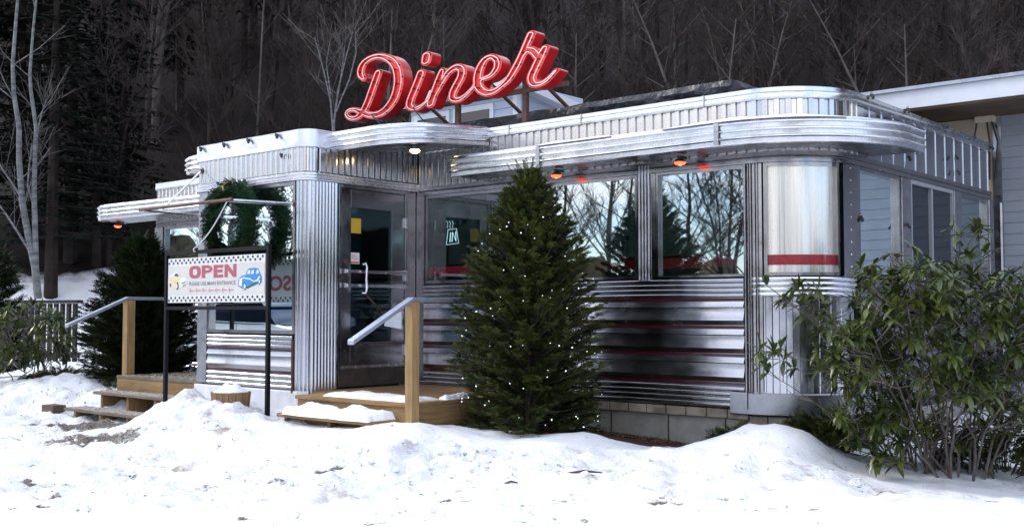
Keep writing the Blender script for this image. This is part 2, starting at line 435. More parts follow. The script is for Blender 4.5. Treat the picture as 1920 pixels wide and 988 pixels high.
def rbf_fit(P):
    n = len(P); X = P[:, :2]
    D = np.sqrt(((X[:, None]-X[None])**2).sum(-1))
    K = D + 0.0; A = np.zeros((n+3, n+3)); A[:n, :n] = K - np.eye(n)*.02
    A[:n, n] = 1; A[:n, n+1:] = X; A[n, :n] = 1; A[n+1:, :n] = X.T
    b = np.zeros(n+3); b[:n] = P[:, 2]
    return X, np.linalg.solve(A, b)
RX, RW = rbf_fit(CPa)
def near_h(x, y):
    P = np.stack([x, y], -1); D = np.sqrt(((P[:, None]-RX[None])**2).sum(-1))
    return D @ RW[:-3] + RW[-3] + P @ RW[-2:]
def smooth(a, b, x): t = np.clip((x-a)/(b-a), 0, 1); return t*t*(3-2*t)
def axis(lo, hi, flo, fhi, step, g):
    a = list(np.arange(flo, fhi, step)); s = step; v = flo; l = []
    while v > lo: s *= g; v -= s; l.append(v)
    a = l[::-1]+a; s = step; v = a[-1]
    while v < hi: s *= g; v += s; a.append(v)
    return np.array(a)
xs = axis(-230, 160, -16.5, 1.2, .06, 1.09); ys = axis(-150, 230, 3.2, 9.4, .06, 1.09)
GX, GY = np.meshgrid(xs, ys); gx = GX.ravel(); gy = GY.ravel()
nh = np.zeros(len(gx))
for i in range(0, len(gx), 20000): nh[i:i+20000] = near_h(gx[i:i+20000], gy[i:i+20000])
wn = 1-smooth(9, 16, np.sqrt((gx+7)**2+(gy-7)**2))
gz = nh*wn + .2*(1-wn)
dep = gx*(-math.sin(YAW)) + gy*math.cos(YAW)
lat = gx*math.cos(YAW) + gy*math.sin(YAW)
def hill_f(dep, lat, gx, gy):
    s = dep - 21 - 3*np.sin(lat*.13+.6)
    h = np.where(s > 0, .62*s - 3*(1-np.exp(-np.maximum(s, 0)/5)), 0)
    h = np.where(h > 46, 46+.15*(h-46), h)
    s2 = lat - 34 + .35*np.minimum(dep, 0)
    h = np.maximum(h, np.where(s2 > 0, .75*np.minimum(s2, 60)*smooth(-60, -10, dep), 0))  # unseen slope at right, added to block sky and darken right-facing steel
    # low rise across the road behind the camera
    b = -dep-34
    h = h + np.where(b > 0, .10*b, 0)
    return h
gz = gz + np.maximum(0, hill_f(dep, lat, gx, gy))
bank = np.zeros(len(gx)); lot = np.zeros(len(gx))
for i in range(len(gx)):
    x, y = gx[i], gy[i]
    if -18 < x < 3 and 1 < y < 11:
        p = Vector((x, y, 0)); f = noise.fractal(p*1.7, 1.0, 2.0, 4); f2 = noise.fractal(p*6.5+Vector((9,2,1)), .9, 2.1, 4)
        d = dep[i]
        bk = float(smooth(7.1, 7.9, d - .12*f*3 + (.35 if x > -4 else 0) - max(0, (-x-7.5))*.62)) if y < 7.3 else .35
        bk = min(1, max(0, bk))
        if y > 7.6: bk = .25
        smoothzone = float(smooth(8.5, 8.9, d)) if x > -8 else 0
        bank[i] = bk*(1-.75*smoothzone)
        rough = bank[i]
        gz[i] += f*.055*(.16+rough) + f2*.062*rough + max(0, noise.noise(p*11))*.035*rough - max(0, noise.noise(p*5+Vector((3,3,3)))-.28)*.12*rough - (max(0, noise.noise(p*3.3+Vector((7,1,0)))-.42)*.16 if d < 9 and bk < .6 else 0)
        lot[i] = 1-bk
    else:
        lot[i] = .5
        if dep[i] > 20: gz[i] += 1.2*noise.fractal(Vector((x, y, 0))*.06, 1.0, 2.0, 3)*min(1, (dep[i]-20)/15)
mulch = np.zeros(len(gx)); grit = np.zeros(len(gx)); litter = np.zeros(len(gx))
def blob(cx, cy, rx, ry, ang=0):
    c, s = math.cos(ang), math.sin(ang); dx = gx-cx; dy = gy-cy
    u = (dx*c+dy*s)/rx; v = (-dx*s+dy*c)/ry
    return np.clip(1.25-np.sqrt(u*u+v*v), 0, 1)
a = at(1215, 828, 8.35); mulch = np.maximum(mulch, np.clip(2.5*blob(-5.55, 8.42, .75, .36), 0, 1))
mulch = np.maximum(mulch, np.clip(2*blob(-6.0, 7.9, .9, .55), 0, 1))
mulch = np.maximum(mulch, np.clip(2*blob(-4.0, 8.45, .5, .28), 0, 1))
g1 = atd(150, 795, 12.2); g2 = atd(170, 836, 10.5)
grit = np.maximum(blob(g1.x, g1.y, 1.25, .42, .15), blob(g2.x, g2.y, .95, .42, .1))
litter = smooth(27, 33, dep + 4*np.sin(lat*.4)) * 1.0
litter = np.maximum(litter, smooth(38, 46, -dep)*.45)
litter = np.maximum(litter, smooth(33, 37, lat+.35*np.minimum(dep, 0)))  # dark cover of the unseen slope added at right
fr_rng = random.Random(12)
for k in range(46):
    if k < 30: px_, d_ = 20+fr_rng.uniform(0, 620), fr_rng.uniform(6.9, 9.6)
    else: px_, d_ = fr_rng.uniform(700, 1850), fr_rng.uniform(6.7, 7.4)
    v_ = atd(px_, 900, d_); a_ = fr_rng.uniform(-.5, .5)+.6
    fp_ = np.clip(blob(v_.x, v_.y, .15, .055, a_)*2.2, 0, 1); gz = gz - .030*smooth(0, 1, fp_)
    ring_ = np.clip(blob(v_.x, v_.y, .22, .10, a_)*2, 0, 1)-fp_; gz = gz + .008*np.clip(ring_, 0, 1)
    grit = np.maximum(grit, np.clip(fp_, 0, 1)*(.56 if k % 3 else .75))
me = bpy.data.meshes.new('ground')
nx, ny = len(xs), len(ys)
idx = np.arange(nx*ny).reshape(ny, nx)
fc = np.stack([idx[:-1, :-1], idx[:-1, 1:], idx[1:, 1:], idx[1:, :-1]], -1).reshape(-1, 4)
me.from_pydata(np.stack([gx, gy, gz], -1).tolist(), [], fc.tolist()); me.update()
for nm, arr in (('bank', bank), ('lot', lot), ('mulch', mulch), ('grit', grit), ('litter', litter)):
    at_ = me.attributes.new(nm, 'FLOAT', 'POINT'); at_.data.foreach_set('value', arr.astype(np.float32))
me.polygons.foreach_set('use_smooth', [True]*len(me.polygons))
ground = bpy.data.objects.new('ground', me); COL.objects.link(ground); me.materials.append(ground_mat())
tag(ground, kind='structure')
def gh(x, y):
    i = int(np.clip(np.searchsorted(xs, x), 1, nx-1)); j = int(np.clip(np.searchsorted(ys, y), 1, ny-1))
    Z = gz.reshape(ny, nx); fx = (x-xs[i-1])/(xs[i]-xs[i-1]); fy = (y-ys[j-1])/(ys[j]-ys[j-1])
    return float((Z[j-1,i-1]*(1-fx)+Z[j-1,i]*fx)*(1-fy)+(Z[j,i-1]*(1-fx)+Z[j,i]*fx)*fy)

# ------------------------------------------------------------------ diner
FY, VY, VX, VXL, SX = 8.60, 7.00, -8.76, -10.68, -3.90
LY, LZ = 8.78, -.05     # left wing is set a little back and lower
CC = (-4.6, 9.3)
diner = empty('diner', (-7, 9, .3), 0, 'long stainless steel diner with rounded corner, red stripes and a boxy entrance vestibule', 'diner')

main_front = [(VX, FY), (-4.6, FY)]
corner = arc(*CC, .7, -90, 0, 14)
side = [(SX, 9.3), (SX, 13.2)]
whole = main_front[:1] + corner + side[1:]

# siding profile
def siding_prof(z_top, z_bot, reds, base=0.0):
    "top ribs, then red insert / lip / cove / lip repeats, then bottom ribs: returns steel profile"
    p = []
    def ribs(za, zb, n):
        h = (za-zb)/n
        for i in range(n):
            z = za-i*h
            p.extend([(base+.004, z), (base+.018, z-h*.22), (base+.022, z-h*.5), (base+.018, z-h*.78), (base+.004, z-h*.97)])
    ribs(z_top, reds[0]+.018, max(2, int((z_top-reds[0])/.045)))
    for i, r in enumerate(reds):
        p.extend([(base+.010, r+.018), (base+.010, r+.0137), (base+.003, r+.013), (base+.003, r-.013), (base+.010, r-.0137)])
        if i < len(reds)-1:
            z0 = r-.018; nxt = reds[i+1]+.018; hh = z0-nxt
            p.extend([(base+.010, z0-.002), (base+.028, z0-.042), (base+.029, z0-.047), (base+.012, z0-.053)])
            for k in range(7):
                t = k/6; a = t*PI*.5
                p.append((base+.008+.022*(1-math.cos(a)), z0-.056-(hh-.104)*t))
            p.extend([(base+.031, nxt+.044), (base+.012, nxt+.004)])
        else:
            ribs(r-.02, z_bot, max(3, int((r-z_bot)/.045)))
    return p
REDS = [1.563, 1.316, 1.066, .812]
def red_strips(path, reds, base, parent):
    for r in reds:
        MB().sweep(path, [(base+.0065, r+.0135), (base+.0065, r-.0135)]).build('red_stripe', M['maroon'], parent)
sid = MB().sweep([(VX+.02, FY), (-4.63, FY)], siding_prof(1.76, .60, REDS)).build('siding', M['steel_sid'], diner, smooth=True)
red_strips([(VX+.02, FY), (-4.63, FY)], REDS, 0, sid)
sid2 = MB().sweep([(SX, 9.36), (SX, 13.2)], siding_prof(1.76, .60, REDS)).build('siding', M['steel_sid'], diner, smooth=True)
red_strips([(SX, 9.36), (SX, 13.2)], REDS, 0, sid2)
lw = [(-14.5, LY), (VXL-.02, LY)]
sid3 = MB().sweep(lw, [(o, z+LZ) for o, z in siding_prof(1.76, .60, REDS)]).build('siding', M['steel_sid'], diner, smooth=True)
red_strips(lw, [r+LZ for r in REDS], 0, sid3)
# foundations
fb = MB()
fb.sweep([(VX, FY+.04), (-4.6, FY+.04)] + arc(*CC, .66, -90, 0, 10) + [(SX-.04, 13.2)], [(0, .50), (0, -.3)])
fb.sweep([(-14.8, LY+.05), (VXL, LY+.05)], [(0, .50), (0, -.3)])
fb.build('foundation', M['concrete'], diner)
def brickmat():
    m = bpy.data.materials.new('foundation_brick'); m.use_nodes = True; t = m.node_tree; b = t.nodes['Principled BSDF']; lk = t.links.new
    co = t.nodes.new('ShaderNodeTexCoord'); n = t.nodes.new('ShaderNodeTexNoise'); n.inputs['Scale'].default_value = 5; n.inputs['Detail'].default_value = 6
    r = t.nodes.new('ShaderNodeValToRGB'); r.color_ramp.elements[0].color = (.15,.125,.10,1); r.color_ramp.elements[1].color = (.36,.31,.24,1)
    r.color_ramp.elements[0].position = .35; r.color_ramp.elements[1].position = .65
    lk(co.outputs['Object'], n.inputs['Vector']); lk(n.outputs['Fac'], r.inputs[0]); lk(r.outputs[0], b.inputs['Base Color']); b.inputs['Roughness'].default_value = .9
    return m
BR = brickmat()
bk = MB()
path = [Vector(p) for p in resample([(VX+.1, FY), (-4.6, FY)], .21)]
for a, b in zip(path[:-1], path[1:]):
    bk.box((a.x+.006, FY-.005+rnd.uniform(-.006,.006), .505), (b.x-.006, FY+.1, .585))
ap = arc(*CC, .70, -90, -5, 6)
for a, b in zip(ap[:-1], ap[1:]):
    a = Vector(a); b = Vector(b); t = (b-a).normalized(); n = Vector((t.y, -t.x)); a2 = a+t*.006; b2 = b-t*.006
    vs = []
    for z in (.455, .54):
        for q in (a2, b2, b2-n*.1, a2-n*.1): vs.append((q.x, q.y, z))
    bk.add(vs, [(3,2,1,0),(4,5,6,7),(0,1,5,4),(1,2,6,5),(2,3,7,6),(3,0,4,7)])
    vs = []
bk.build('brick_course', BR, diner, bevel=.006)
cj = MB()
for X in (-7.2, -6.1, -5.45, -4.85): cj.box((X-.006, FY+.03, -.2), (X+.006, FY+.036, .5))
cj.build('concrete_joint', M['wood_dk'], diner)

# corner: ribs, fluted panel, base band
cn = arc(*CC, .705, -88, -3, 18)
ribp = []
for i in range(4):
    z = 1.765-i*.045
    ribp += [(.0, z), (.016, z-.008), (.022, z-.022), (.016, z-.036), (0, z-.043)]
MB().sweep(cn, ribp).build('corner_ribs', M['steel_band'], diner, smooth=True)
MB().sweep(corrugate(arc(*CC, .70, -86, -2, 30), (.115, [(0,.0),(.06,.010),(.5,.012),(.56,.0)])), [(0, 1.585), (0, .74)]).build('corner_panel', M['steel_v'], diner)
MB().sweep([(-4.76, FY-.035)] + arc(*CC, .735, -90, 0, 14) + [(SX+.035, 9.5)], [(0, .745), (.008, .735), (.008, .56), (0, .55), (-.05, .55)]).build('corner_skirt', M['steel_dull'], diner, smooth=True)
MB().sweep([(-4.76, FY-.034)] + arc(*CC, .734, -90, 0, 14) + [(SX+.034, 9.5)], [(0, .745), (-.05, .745)]).build('skirt_cap', M['steel_dull'], diner)

# header trim, roof band, above the windows
def header(path, z0, z1, dz=0, name='header'):
    p = [(.006, z1+dz), (.026, z1-.004+dz), (.026, (z0+z1)/2+.01+dz), (.014, (z0+z1)/2+dz), (.026, (z0+z1)/2-.01+dz), (.026, z0+.004+dz), (.004, z0+dz), (-.08, z0+dz)]
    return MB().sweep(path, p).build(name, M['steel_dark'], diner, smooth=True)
header(whole, 2.765, 2.865)
header([(-14.5, LY), (VXL, LY)], 2.765, 2.865, LZ)
wave = (.098, [(0, .004), (.06, .020), (.52, .022), (.60, .004)])
rb = MB().sweep(corrugate([(VX, FY)] + corner[:-1] + [(SX, 9.35)], wave), [(0, 3.33), (0, 2.865)]).build('roof_band', M['steel_warm'], diner)
wave2 = (.29, [(0, .004), (.008, .010), (.03, .010), (.038, .004), (.5, .008), (.98, .003)])
MB().sweep(corrugate([(SX, 9.36), (SX, 13.2)], wave2), [(0, 3.33), (0, 2.865)]).build('roof_band', M['steel_v'], diner)
MB().sweep(corrugate([(-14.5, LY), (VXL, LY)], wave), [(0, 3.33+LZ), (0, 2.865+LZ)]).build('roof_band', M['steel_warm'], diner)
def topband(path, dz=0, hh=.105):
    z = 3.43+dz
    p = [(-.25, z+.006), (.02, z), (.040, z-.006), (.040, z-.040), (.030, z-.046), (.040, z-.052), (.044, z-.075), (.040, z-hh), (.010, z-hh-.004)]
    return MB().sweep(path, p).build('roof_edge', M['steel_band'], diner, smooth=True)
topband([(VX, FY)] + arc(*CC, .7, -90, 0, 20) + [(SX, 13.2)])
topband([(-14.5, LY), (VXL, LY)], LZ)
for X in (-7.35, -6.4, -5.0):
    MB().box((X-.008, FY-.047, 3.325), (X+.008, FY-.038, 3.428)).build('band_joint', M['steel_dull'], diner)
# left end wall
MB().sweep([(-14.5, 12), (-14.5, LY)], [(0, 3.4), (0, .5)]).build('end_wall', M['steel_dull'], diner)

# flat roof, raised membrane roof
rf = MB(); rf.box((-14.5, LY+.15, 3.30), (-10.8, 13.2, 3.37)); rf.box((-10.8, FY+.12, 3.30), (-4.75, 13.2, 3.36)); rf.box((-4.75, 9.3, 3.30), (-4.0, 13.2, 3.36))
rf.build('roof', M['shingle'], diner)
mz = 3.66
MB().sweep([(-10.8, 9.2), (-5.05, 9.2), (-5.05, 13.1)], [(-.002, mz), (0, 3.36)]).build('roof_curb', M['steel_dull'], diner)
mem = MB(); pth = resample([(-10.8, 9.2), (-5.05, 9.2), (-5.05, 13.1)], .07); bi = len(mem.v)
prev = None
for i, p in enumerate(pth):
    f = noise.noise(Vector((p[0]*2.6, p[1]*2.6, .3))); g = noise.noise(Vector((p[0]*7, p[1]*7, 4)))
    ox, oy = (0, -1) if p[1] <= 9.2+1e-6 else (1, 0)
    row = [(p[0]-ox*1.2, p[1]-oy*1.2, mz+.035+.012*f), (p[0]-ox*.1, p[1]-oy*.1, mz+.03+.015*f), (p[0]+ox*(.03+.02*g), p[1]+oy*(.03+.02*g), mz+.02+.015*f), (p[0]+ox*(.045+.03*f), p[1]+oy*(.045+.03*f), mz-.035+.012*g), (p[0]+ox*(.03+.03*g), p[1]+oy*(.03+.03*g), mz-.095+.025*g)]
    for q in row: mem.v.append(q)
    if prev is not None:
        for k in range(4): mem.f.append((prev+k, prev+k+1, len(mem.v)-5+k+1, len(mem.v)-5+k))
    prev = len(mem.v)-5
mem.build('roof_membrane', M['tarp'], diner, smooth=True)
MB().box((-10.7, 10.3, mz-.1), (-6.2, 13.1, mz+.02)).build('roof_slab', M['tarp'], diner)

# main canopy over the windows
def canopy(path, z, h, depth, name='canopy', dzf=None):
    "fascia with three ribs and a flat soffit, path is the outer edge"
    p = [(-depth, z+h+.01), (-.02, z+h), (0, z+h-.008)]
    n = 3
    for i in range(n):
        a = z+h-.012-(h-.02)*i/n; b = z+h-.012-(h-.02)*(i+1)/n
        p += [(.002, a), (.018, a-.012), (.020, a-.020), (.004, a-.030), (.002, b+.004)]
    p += [(0, z), (-.03, z-.004), (-.03, z+.012), (-depth, z+.012)]
    if dzf:
        mb = MB().sweep(path, p); mb.v = [(x, y, zz+dzf(x, y)) for x, y, zz in mb.v]; return mb
    return MB().sweep(path, p)
OUT = .52
cpath = [(-7.82, FY-.05)] + [(-7.82, 8.2)] + arc(-7.72, 8.2, .10, 180, 262, 4) + [(-7.6, FY-OUT)] + arc(*CC, .7+OUT, -90, 0, 22) + [(-3.38, 9.58)] + arc(-3.48, 9.58, .10, 8, 85, 4) + [(SX+.05, 9.69)]
cz, chh = 2.865, .205
cmb = canopy(cpath[1:-1], cz, chh, .02)
can = cmb.build('canopy', M['steel_band'], diner, smooth=True)
# canopy soffit/top sheet as one slab
def slab(path_out, path_in, z0, z1):
    mb = MB(); n = len(path_out)
    for z in (z0, z1):
        for p in path_out: mb.v.append((p[0], p[1], z))
        for p in path_in: mb.v.append((p[0], p[1], z))
    m = 2*n
    for i in range(n-1):
        mb.f.append((i, i+1, n+i+1, n+i)); mb.f.append((m+i, m+i+1, m+n+i+1, m+n+i))
        mb.f.append((i, i+1, m+i+1, m+i)); mb.f.append((n+i, n+i+1, m+n+i+1, m+n+i))
    mb.f.append((0, n, m+n, m)); mb.f.append((n-1, 2*n-1, m+2*n-1, m+n-1))
    return mb
o1 = [(-7.79, FY-OUT+.03)] + arc(*CC, .7+OUT-.03, -90, 0, 16) + [(-3.43, 9.63)]
i1 = [(-7.79, FY+.02)] + arc(*CC, .68, -90, 0, 16) + [(SX-.02, 9.63)]
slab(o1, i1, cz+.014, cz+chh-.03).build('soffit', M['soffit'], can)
# snow lying on the canopy
sn = MB()
def snow_strip(pts_c, wid, hgt, mb, z):
    n = len(pts_c); b = len(mb.v)
    for i, (x, y, nxx, nyy) in enumerate(pts_c):
        t = i/(n-1); k = math.sin(PI*t)**.5; k2 = k*(.7+.5*noise.noise(Vector((x*3, y*3, 0))))
        for (o, hh) in ((-wid, 0), (-wid*.6, 1), (-.05, 1), (.0, .55), (.008, -.05)):
            mb.v.append((x+nxx*o, y+nyy*o, z+max(0, hh)*hgt*k2))
    for i in range(n-1):
        for j in range(4): mb.f.append((b+i*5+j, b+i*5+j+1, b+(i+1)*5+j+1, b+(i+1)*5+j))
def arcn(r, a0, a1, n): return [(CC[0]+r*math.cos(R(a)), CC[1]+r*math.sin(R(a)), math.cos(R(a)), math.sin(R(a))) for a in np.linspace(a0, a1, n)]
snow_strip([(x, FY-OUT, 0, -1) for x in np.linspace(-5.15, -4.65, 10)] + arcn(.7+OUT, -90, -38, 20), .25, .045, sn, cz+chh)
snow_strip([(x, FY-OUT, 0, -1) for x in np.linspace(-6.6, -5.7, 14)], .3, .05, sn, cz+chh)
s = sn.build('snow', M['snow'], None, smooth=True); tag(s, 'thin strips of snow lying along the top of the diner canopy', 'snow', kind='stuff')

# window glass, frames
def win(path, z0, z1, name='window', fr=.035, gm='glass', stripe=True, framepoly=True, dz=0, deep=.03, parent=None):
    "pane follows a plan path; frame around it"
    par = parent or diner
    z0 += dz; z1 += dz
    f = MB()
    f.sweep(path, [(.012, z0+fr), (.012, z0), (-.05, z0), (-.05, z0+fr)], close=True, caps=True)
    f.sweep(path, [(.012, z1), (.012, z1-fr), (-.05, z1-fr), (-.05, z1)], close=True, caps=True)
    P0, P1 = Vector(path[0]), Vector(path[1]); t = (P1-P0).normalized(); n = Vector((t.y, -t.x))
    def jamb(P, t, n, sgn):
        a = P; b = P+t*fr*sgn; vs = []
        for z in (z0+fr, z1-fr):
            for q in (a+n*.012, b+n*.012, b-n*.05, a-n*.05): vs.append((q.x, q.y, z))
        f.add(vs, [(3,2,1,0),(4,5,6,7),(0,1,5,4),(1,2,6,5),(2,3,7,6),(3,0,4,7)])
    jamb(P0, t, n, 1)
    Q0, Q1 = Vector(path[-2]), Vector(path[-1]); t2 = (Q1-Q0).normalized(); n2 = Vector((t2.y, -t2.x))
    jamb(Q1, t2, n2, -1)
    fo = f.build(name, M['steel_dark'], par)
    if gm: MB().sweep(path, [(-deep, z1-fr*.5), (-deep, z0+fr*.5)]).build('pane', M[gm], fo, smooth=True)
    if stripe:
        zs = z0+.085
        MB().sweep(path, [(-deep-.006, zs+.105), (-deep-.006, zs)]).build('red_stripe', M['red_in'], fo)
    return fo
Z0, Z1 = 1.77, 2.765
win([(-8.62, FY), (-7.38, FY)], Z0, Z1, gm='glass_c')
win([(-7.22, FY), (-5.76, FY)], Z0, Z1, fr=.022)
win([(-5.545, FY), (-4.60, FY)], Z0, Z1, fr=.022)
win([(SX, 9.36), (SX, 10.36)], Z0, Z1)
w3 = win([(SX, 12.12), (SX, 13.08)], Z0, Z1)
win([(-14.3, LY), (-13.05, LY)], Z0, Z1, dz=LZ)
win([(-12.95, LY), (-11.9, LY)], Z0, Z1, dz=LZ)
win([(-11.8, LY), (-10.75, LY)], Z0, Z1, dz=LZ)
# sliding window in the side wall
ws = MB(); ws.box((SX-.04, 10.62, Z0), (SX+.02, 10.66, Z1)); ws.box((SX-.04, 11.84, Z0), (SX+.02, 11.88, Z1))
ws.box((SX-.04, 10.66, Z1-.04), (SX+.02, 11.84, Z1)); ws.box((SX-.04, 10.66, Z0), (SX+.02, 11.84, Z0+.04)); ws.box((SX-.035, 11.22, Z0+.04), (SX+.012, 11.27, Z1-.04))
wso = ws.build('sliding_window', M['frame_grey'], diner)
MB().box((SX-.03, 10.66, Z0+.04), (SX-.02, 11.22, Z1-.04)).build('pane', M['dkwin'], wso)
MB().box((SX-.015, 11.27, Z0+.04), (SX-.005, 11.84, Z1-.04)).build('pane', M['dkwin'], wso)
# columns between windows
def fluted_col(x0, x1, y, z0, z1, dz=0, n=4):
    mb = MB(); pth = []
    w = (x1-x0)/n
    for i in range(n):
        for k in range(5):
            a = PI*k/4; pth.append((x0+w*(i+.5)-w*.48*math.cos(a), y-.010-.022*math.sin(a)))
    mb.sweep(pth, [(0, z1+dz), (0, z0+dz)])
    mb.box((x0-.01, y-.008, z0+dz), (x1+.01, y+.06, z1+dz))
    mb.build('window_column', M['steel'], diner, smooth=True)
fluted_col(-5.745, -5.605, FY, Z0-.02, Z1+.08)
MB().box((-5.59, FY-.012, Z0), (-5.55, FY+.05, Z1-.002)).build('window_jamb', M['steel_dark'], diner)
fluted_col(-7.36, -7.24, FY, Z0, Z1)
MB().box((VX+.005, FY-.03, .70), (-8.63, FY+.05, Z1-.002)).build('corner_post', M['steel_dark'], diner)
for x0, x1 in ((-13.04, -12.96), (-11.89, -11.81)): MB().box((x0, LY-.02, Z0+LZ), (x1, LY+.05, Z1+LZ)).build('window_column', M['steel_dull'], diner)
MB().box((-14.52, LY-.03, .5), (-14.31, LY+.2, Z1+LZ-.002)).build('corner_post', M['steel_dark'], diner)
# side columns and corner columns
for y0, y1 in ((10.37, 10.61), (11.89, 12.11), (13.09, 13.25)):
    MB().box((SX-.06, y0, .6), (SX+.03, y1, Z1-.002)).build('side_column', M['steel_dull'], diner, bevel=.006)
colL = MB().sweep(corrugate(arc(*CC, .70, -91, -78, 8), (.056, [(0,.012),(.06,.045),(.30,.048),(.36,.020),(.80,.016),(.86,.04)])), [(0, 2.762), (0, .75)])
colL.sweep([(-4.602, FY-.03), (-4.596, FY-.055), (-4.585, FY-.055)], [(0, 2.764), (0, .60)])
colL.build('corner_column', M['steel_dark'], diner)
cr_ = MB().sweep(arc(*CC, .70, -19, 2, 5), [(.02, 2.764), (.038, 2.76), (.038, 1.77), (.02, 1.76), (-.05, 1.76)])
cr_.build('corner_column', M['steel_dark'], diner)
# rivets on that column
rv = MB()
for k in range(9):
    a = R(-11); z = 1.85+k*.11
    rv.lathe([(.010, -.004), (.007, .004), (.001, .006)], (CC[0]+.741*math.cos(a), CC[1]+.741*math.sin(a), z), 8, Matrix.Rotation(R(90), 4, 'Y'))
rv.build('rivets', M['steel_band'], diner)
# curved corner window
cw = win(arc(*CC, .70, -77, -20, 16), Z0+.0, Z1, 'corner_window', stripe=False, gm=None, deep=.01, fr=.03)
MB().sweep(arc(*CC, .675, -77, -20, 30), [(0, Z1-.03), (0, 1.80)]).build('polished_panel', M['streak_steel'], cw, smooth=True)
MB().sweep(arc(*CC, .683, -77, -20, 16), [(0, 1.955), (0, 1.865)]).build('red_stripe', M['red'], cw, smooth=True)

# interior of the dining room
inn = MB()
inn.box((-14.4, 11.4, .6), (-4.2, 11.5, 2.95)); 
inn.box((-14.4, FY+.15, .62), (-4.2, 11.4, .66))
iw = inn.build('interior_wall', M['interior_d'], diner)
MB().box((-14.4, FY+.1, 2.93), (-4.0, 13.1, 2.97)).build('ceiling', M['interior_w'], diner)
ic = MB()
for i in range(7):
    x = -12.2+i*.86; ic.box((x, 10.9, 2.12), (x+.83, 11.39, 2.90)); 
ic.build('wall_cabinets', M['interior_w'], diner)
ih = MB()
for i in range(7):
    x = -12.2+i*.86
    for q in (.38, .45): ih.box((x+q-.006, 10.87, 2.2), (x+q+.006, 10.9, 2.38))
ih.build('cabinet_handles', M['steel_dull'], diner)
MB().box((-12.2, 10.6, .66), (-5.8, 11.1, 1.55)).build('counter', M['interior_d'], diner)
MB().box((-4.6, 10.7, 1.2), (-4.55, 11.8, 2.9)).build('screen_panel', M['interior_d'], diner)
MB().box((-14.4, 13.12, .6), (-4.0, 13.2, 3.3)).build('back_wall', M['siding'], diner)

# --------------------------------------------------- vestibule (part of the diner)
vc = (VX-.15, VY+.15)
vpath = [(VXL, FY+.1), (VXL, VY), (VX-.15, VY)] + arc(*vc, .15, -90, 0, 6)[1:] + [(VX, FY)]
vtop = 3.345
# parapet band on front and right
MB().sweep([(VXL-.01, 7.6), (VXL-.01, VY-.01), (VX-.15, VY-.01)] + arc(*vc, .16, -90, 0, 6)[1:] + [(VX+.01, 7.42)],
    [(-.30, vtop+.012), (-.02, vtop+.01), (.015, vtop-.004), (.018, vtop-.18), (0, vtop-.19)]).build('vestibule_parapet', M['parapet'], diner, smooth=True)
MB().box((VXL+.05, VY+.1, 3.22), (VX-.05, FY, 3.30)).build('vestibule_roof', M['shingle'], diner)
wv = (.088, [(0, .002), (.10, .018), (.30, .019), (.38, .008), (.62, .008), (.72, .001)])
MB().sweep(corrugate([(VXL, VY), (VX-.15, VY)] + arc(*vc, .15, -90, 0, 8)[1:], wv), [(0, vtop-.18), (0, 2.91)]).build('vestibule_fluting', M['steel_warm'], diner)
MB().sweep(corrugate([(VX, VY+.16), (VX, FY)], (.085, [(0, .002), (.1, .020), (.5, .022), (.58, .002)])), [(0, 3.30), (0, 2.91)]).build('vestibule_fluting', M['steel'], diner)
MB().sweep([(VXL, 7.6), (VXL, FY)], [(0, 3.3), (0, .6)]).build('vestibule_fluting', M['steel_v'], diner)
def trim3(path, z0, z1):
    n = 3; p = [(-.01, z1)]
    for i in range(n):
        a = z1-(z1-z0)*i/n; b = z1-(z1-z0)*(i+1)/n
        p += [(.020, a-.002), (.030, a-.010), (.030, b+.008), (.020, b+.002)]
    return p + [(-.02, z0)]
MB().sweep([(VXL, 7.4)] + vpath[1:-1] + [(VX, FY-.01)], trim3(None, 2.81, 2.905)).build('vestibule_trim', M['steel_band'], diner, smooth=True)
# front corner column with flutes, left column
fl = (.042, [(0, .004), (.2, .014), (.5, .018), (.8, .014), (.95, .004)])
MB().sweep(corrugate([(-8.915, VY), (VX-.15, VY)] + arc(*vc, .15, -90, 0, 10)[1:] + [(VX, 7.42)], fl, .006), [(0, 2.81), (0, .60)]).build('vestibule_column', M['steel_v'], diner, smooth=True)
MB().box((VXL, VY-.012, .66), (-10.50, VY+.1, 2.81)).build('vestibule_column', M['steel_dull'], diner, bevel=.005)
# vestibule window and siding
vw = win([(-10.48, VY), (-8.93, VY)], 1.225, 2.81, 'vestibule_window', stripe=False)
MB().box((-10.45, VY+.036, 1.85), (-8.97, VY+.042, 1.945)).build('red_stripe', M['red'], vw)
VR = [1.056, .825]
vs_ = MB().sweep([(-10.47, VY), (-8.95, VY)], siding_prof(1.21, .645, VR)).build('siding', M['steel_sid'], diner, smooth=True)
red_strips([(-10.47, VY), (-8.95, VY)], VR, 0, vs_)
MB().box((-8.95, VY-.03, .62), (-8.925, VY, 1.17)).build('siding_end', M['rust'], diner)
MB().sweep([(VXL-.02, 7.4), (VXL-.02, VY-.02), (VX-.1, VY-.02), (VX, 7.05)], [(0, .645), (.006, .63), (.006, .43), (-.03, .43)]).build('kick_board', M['whiteboard'], diner)
MB().box((VXL+.1, VY+.08, -.1), (VX-.1, VY+.2, .5)).build('foundation', M['concrete'], diner)
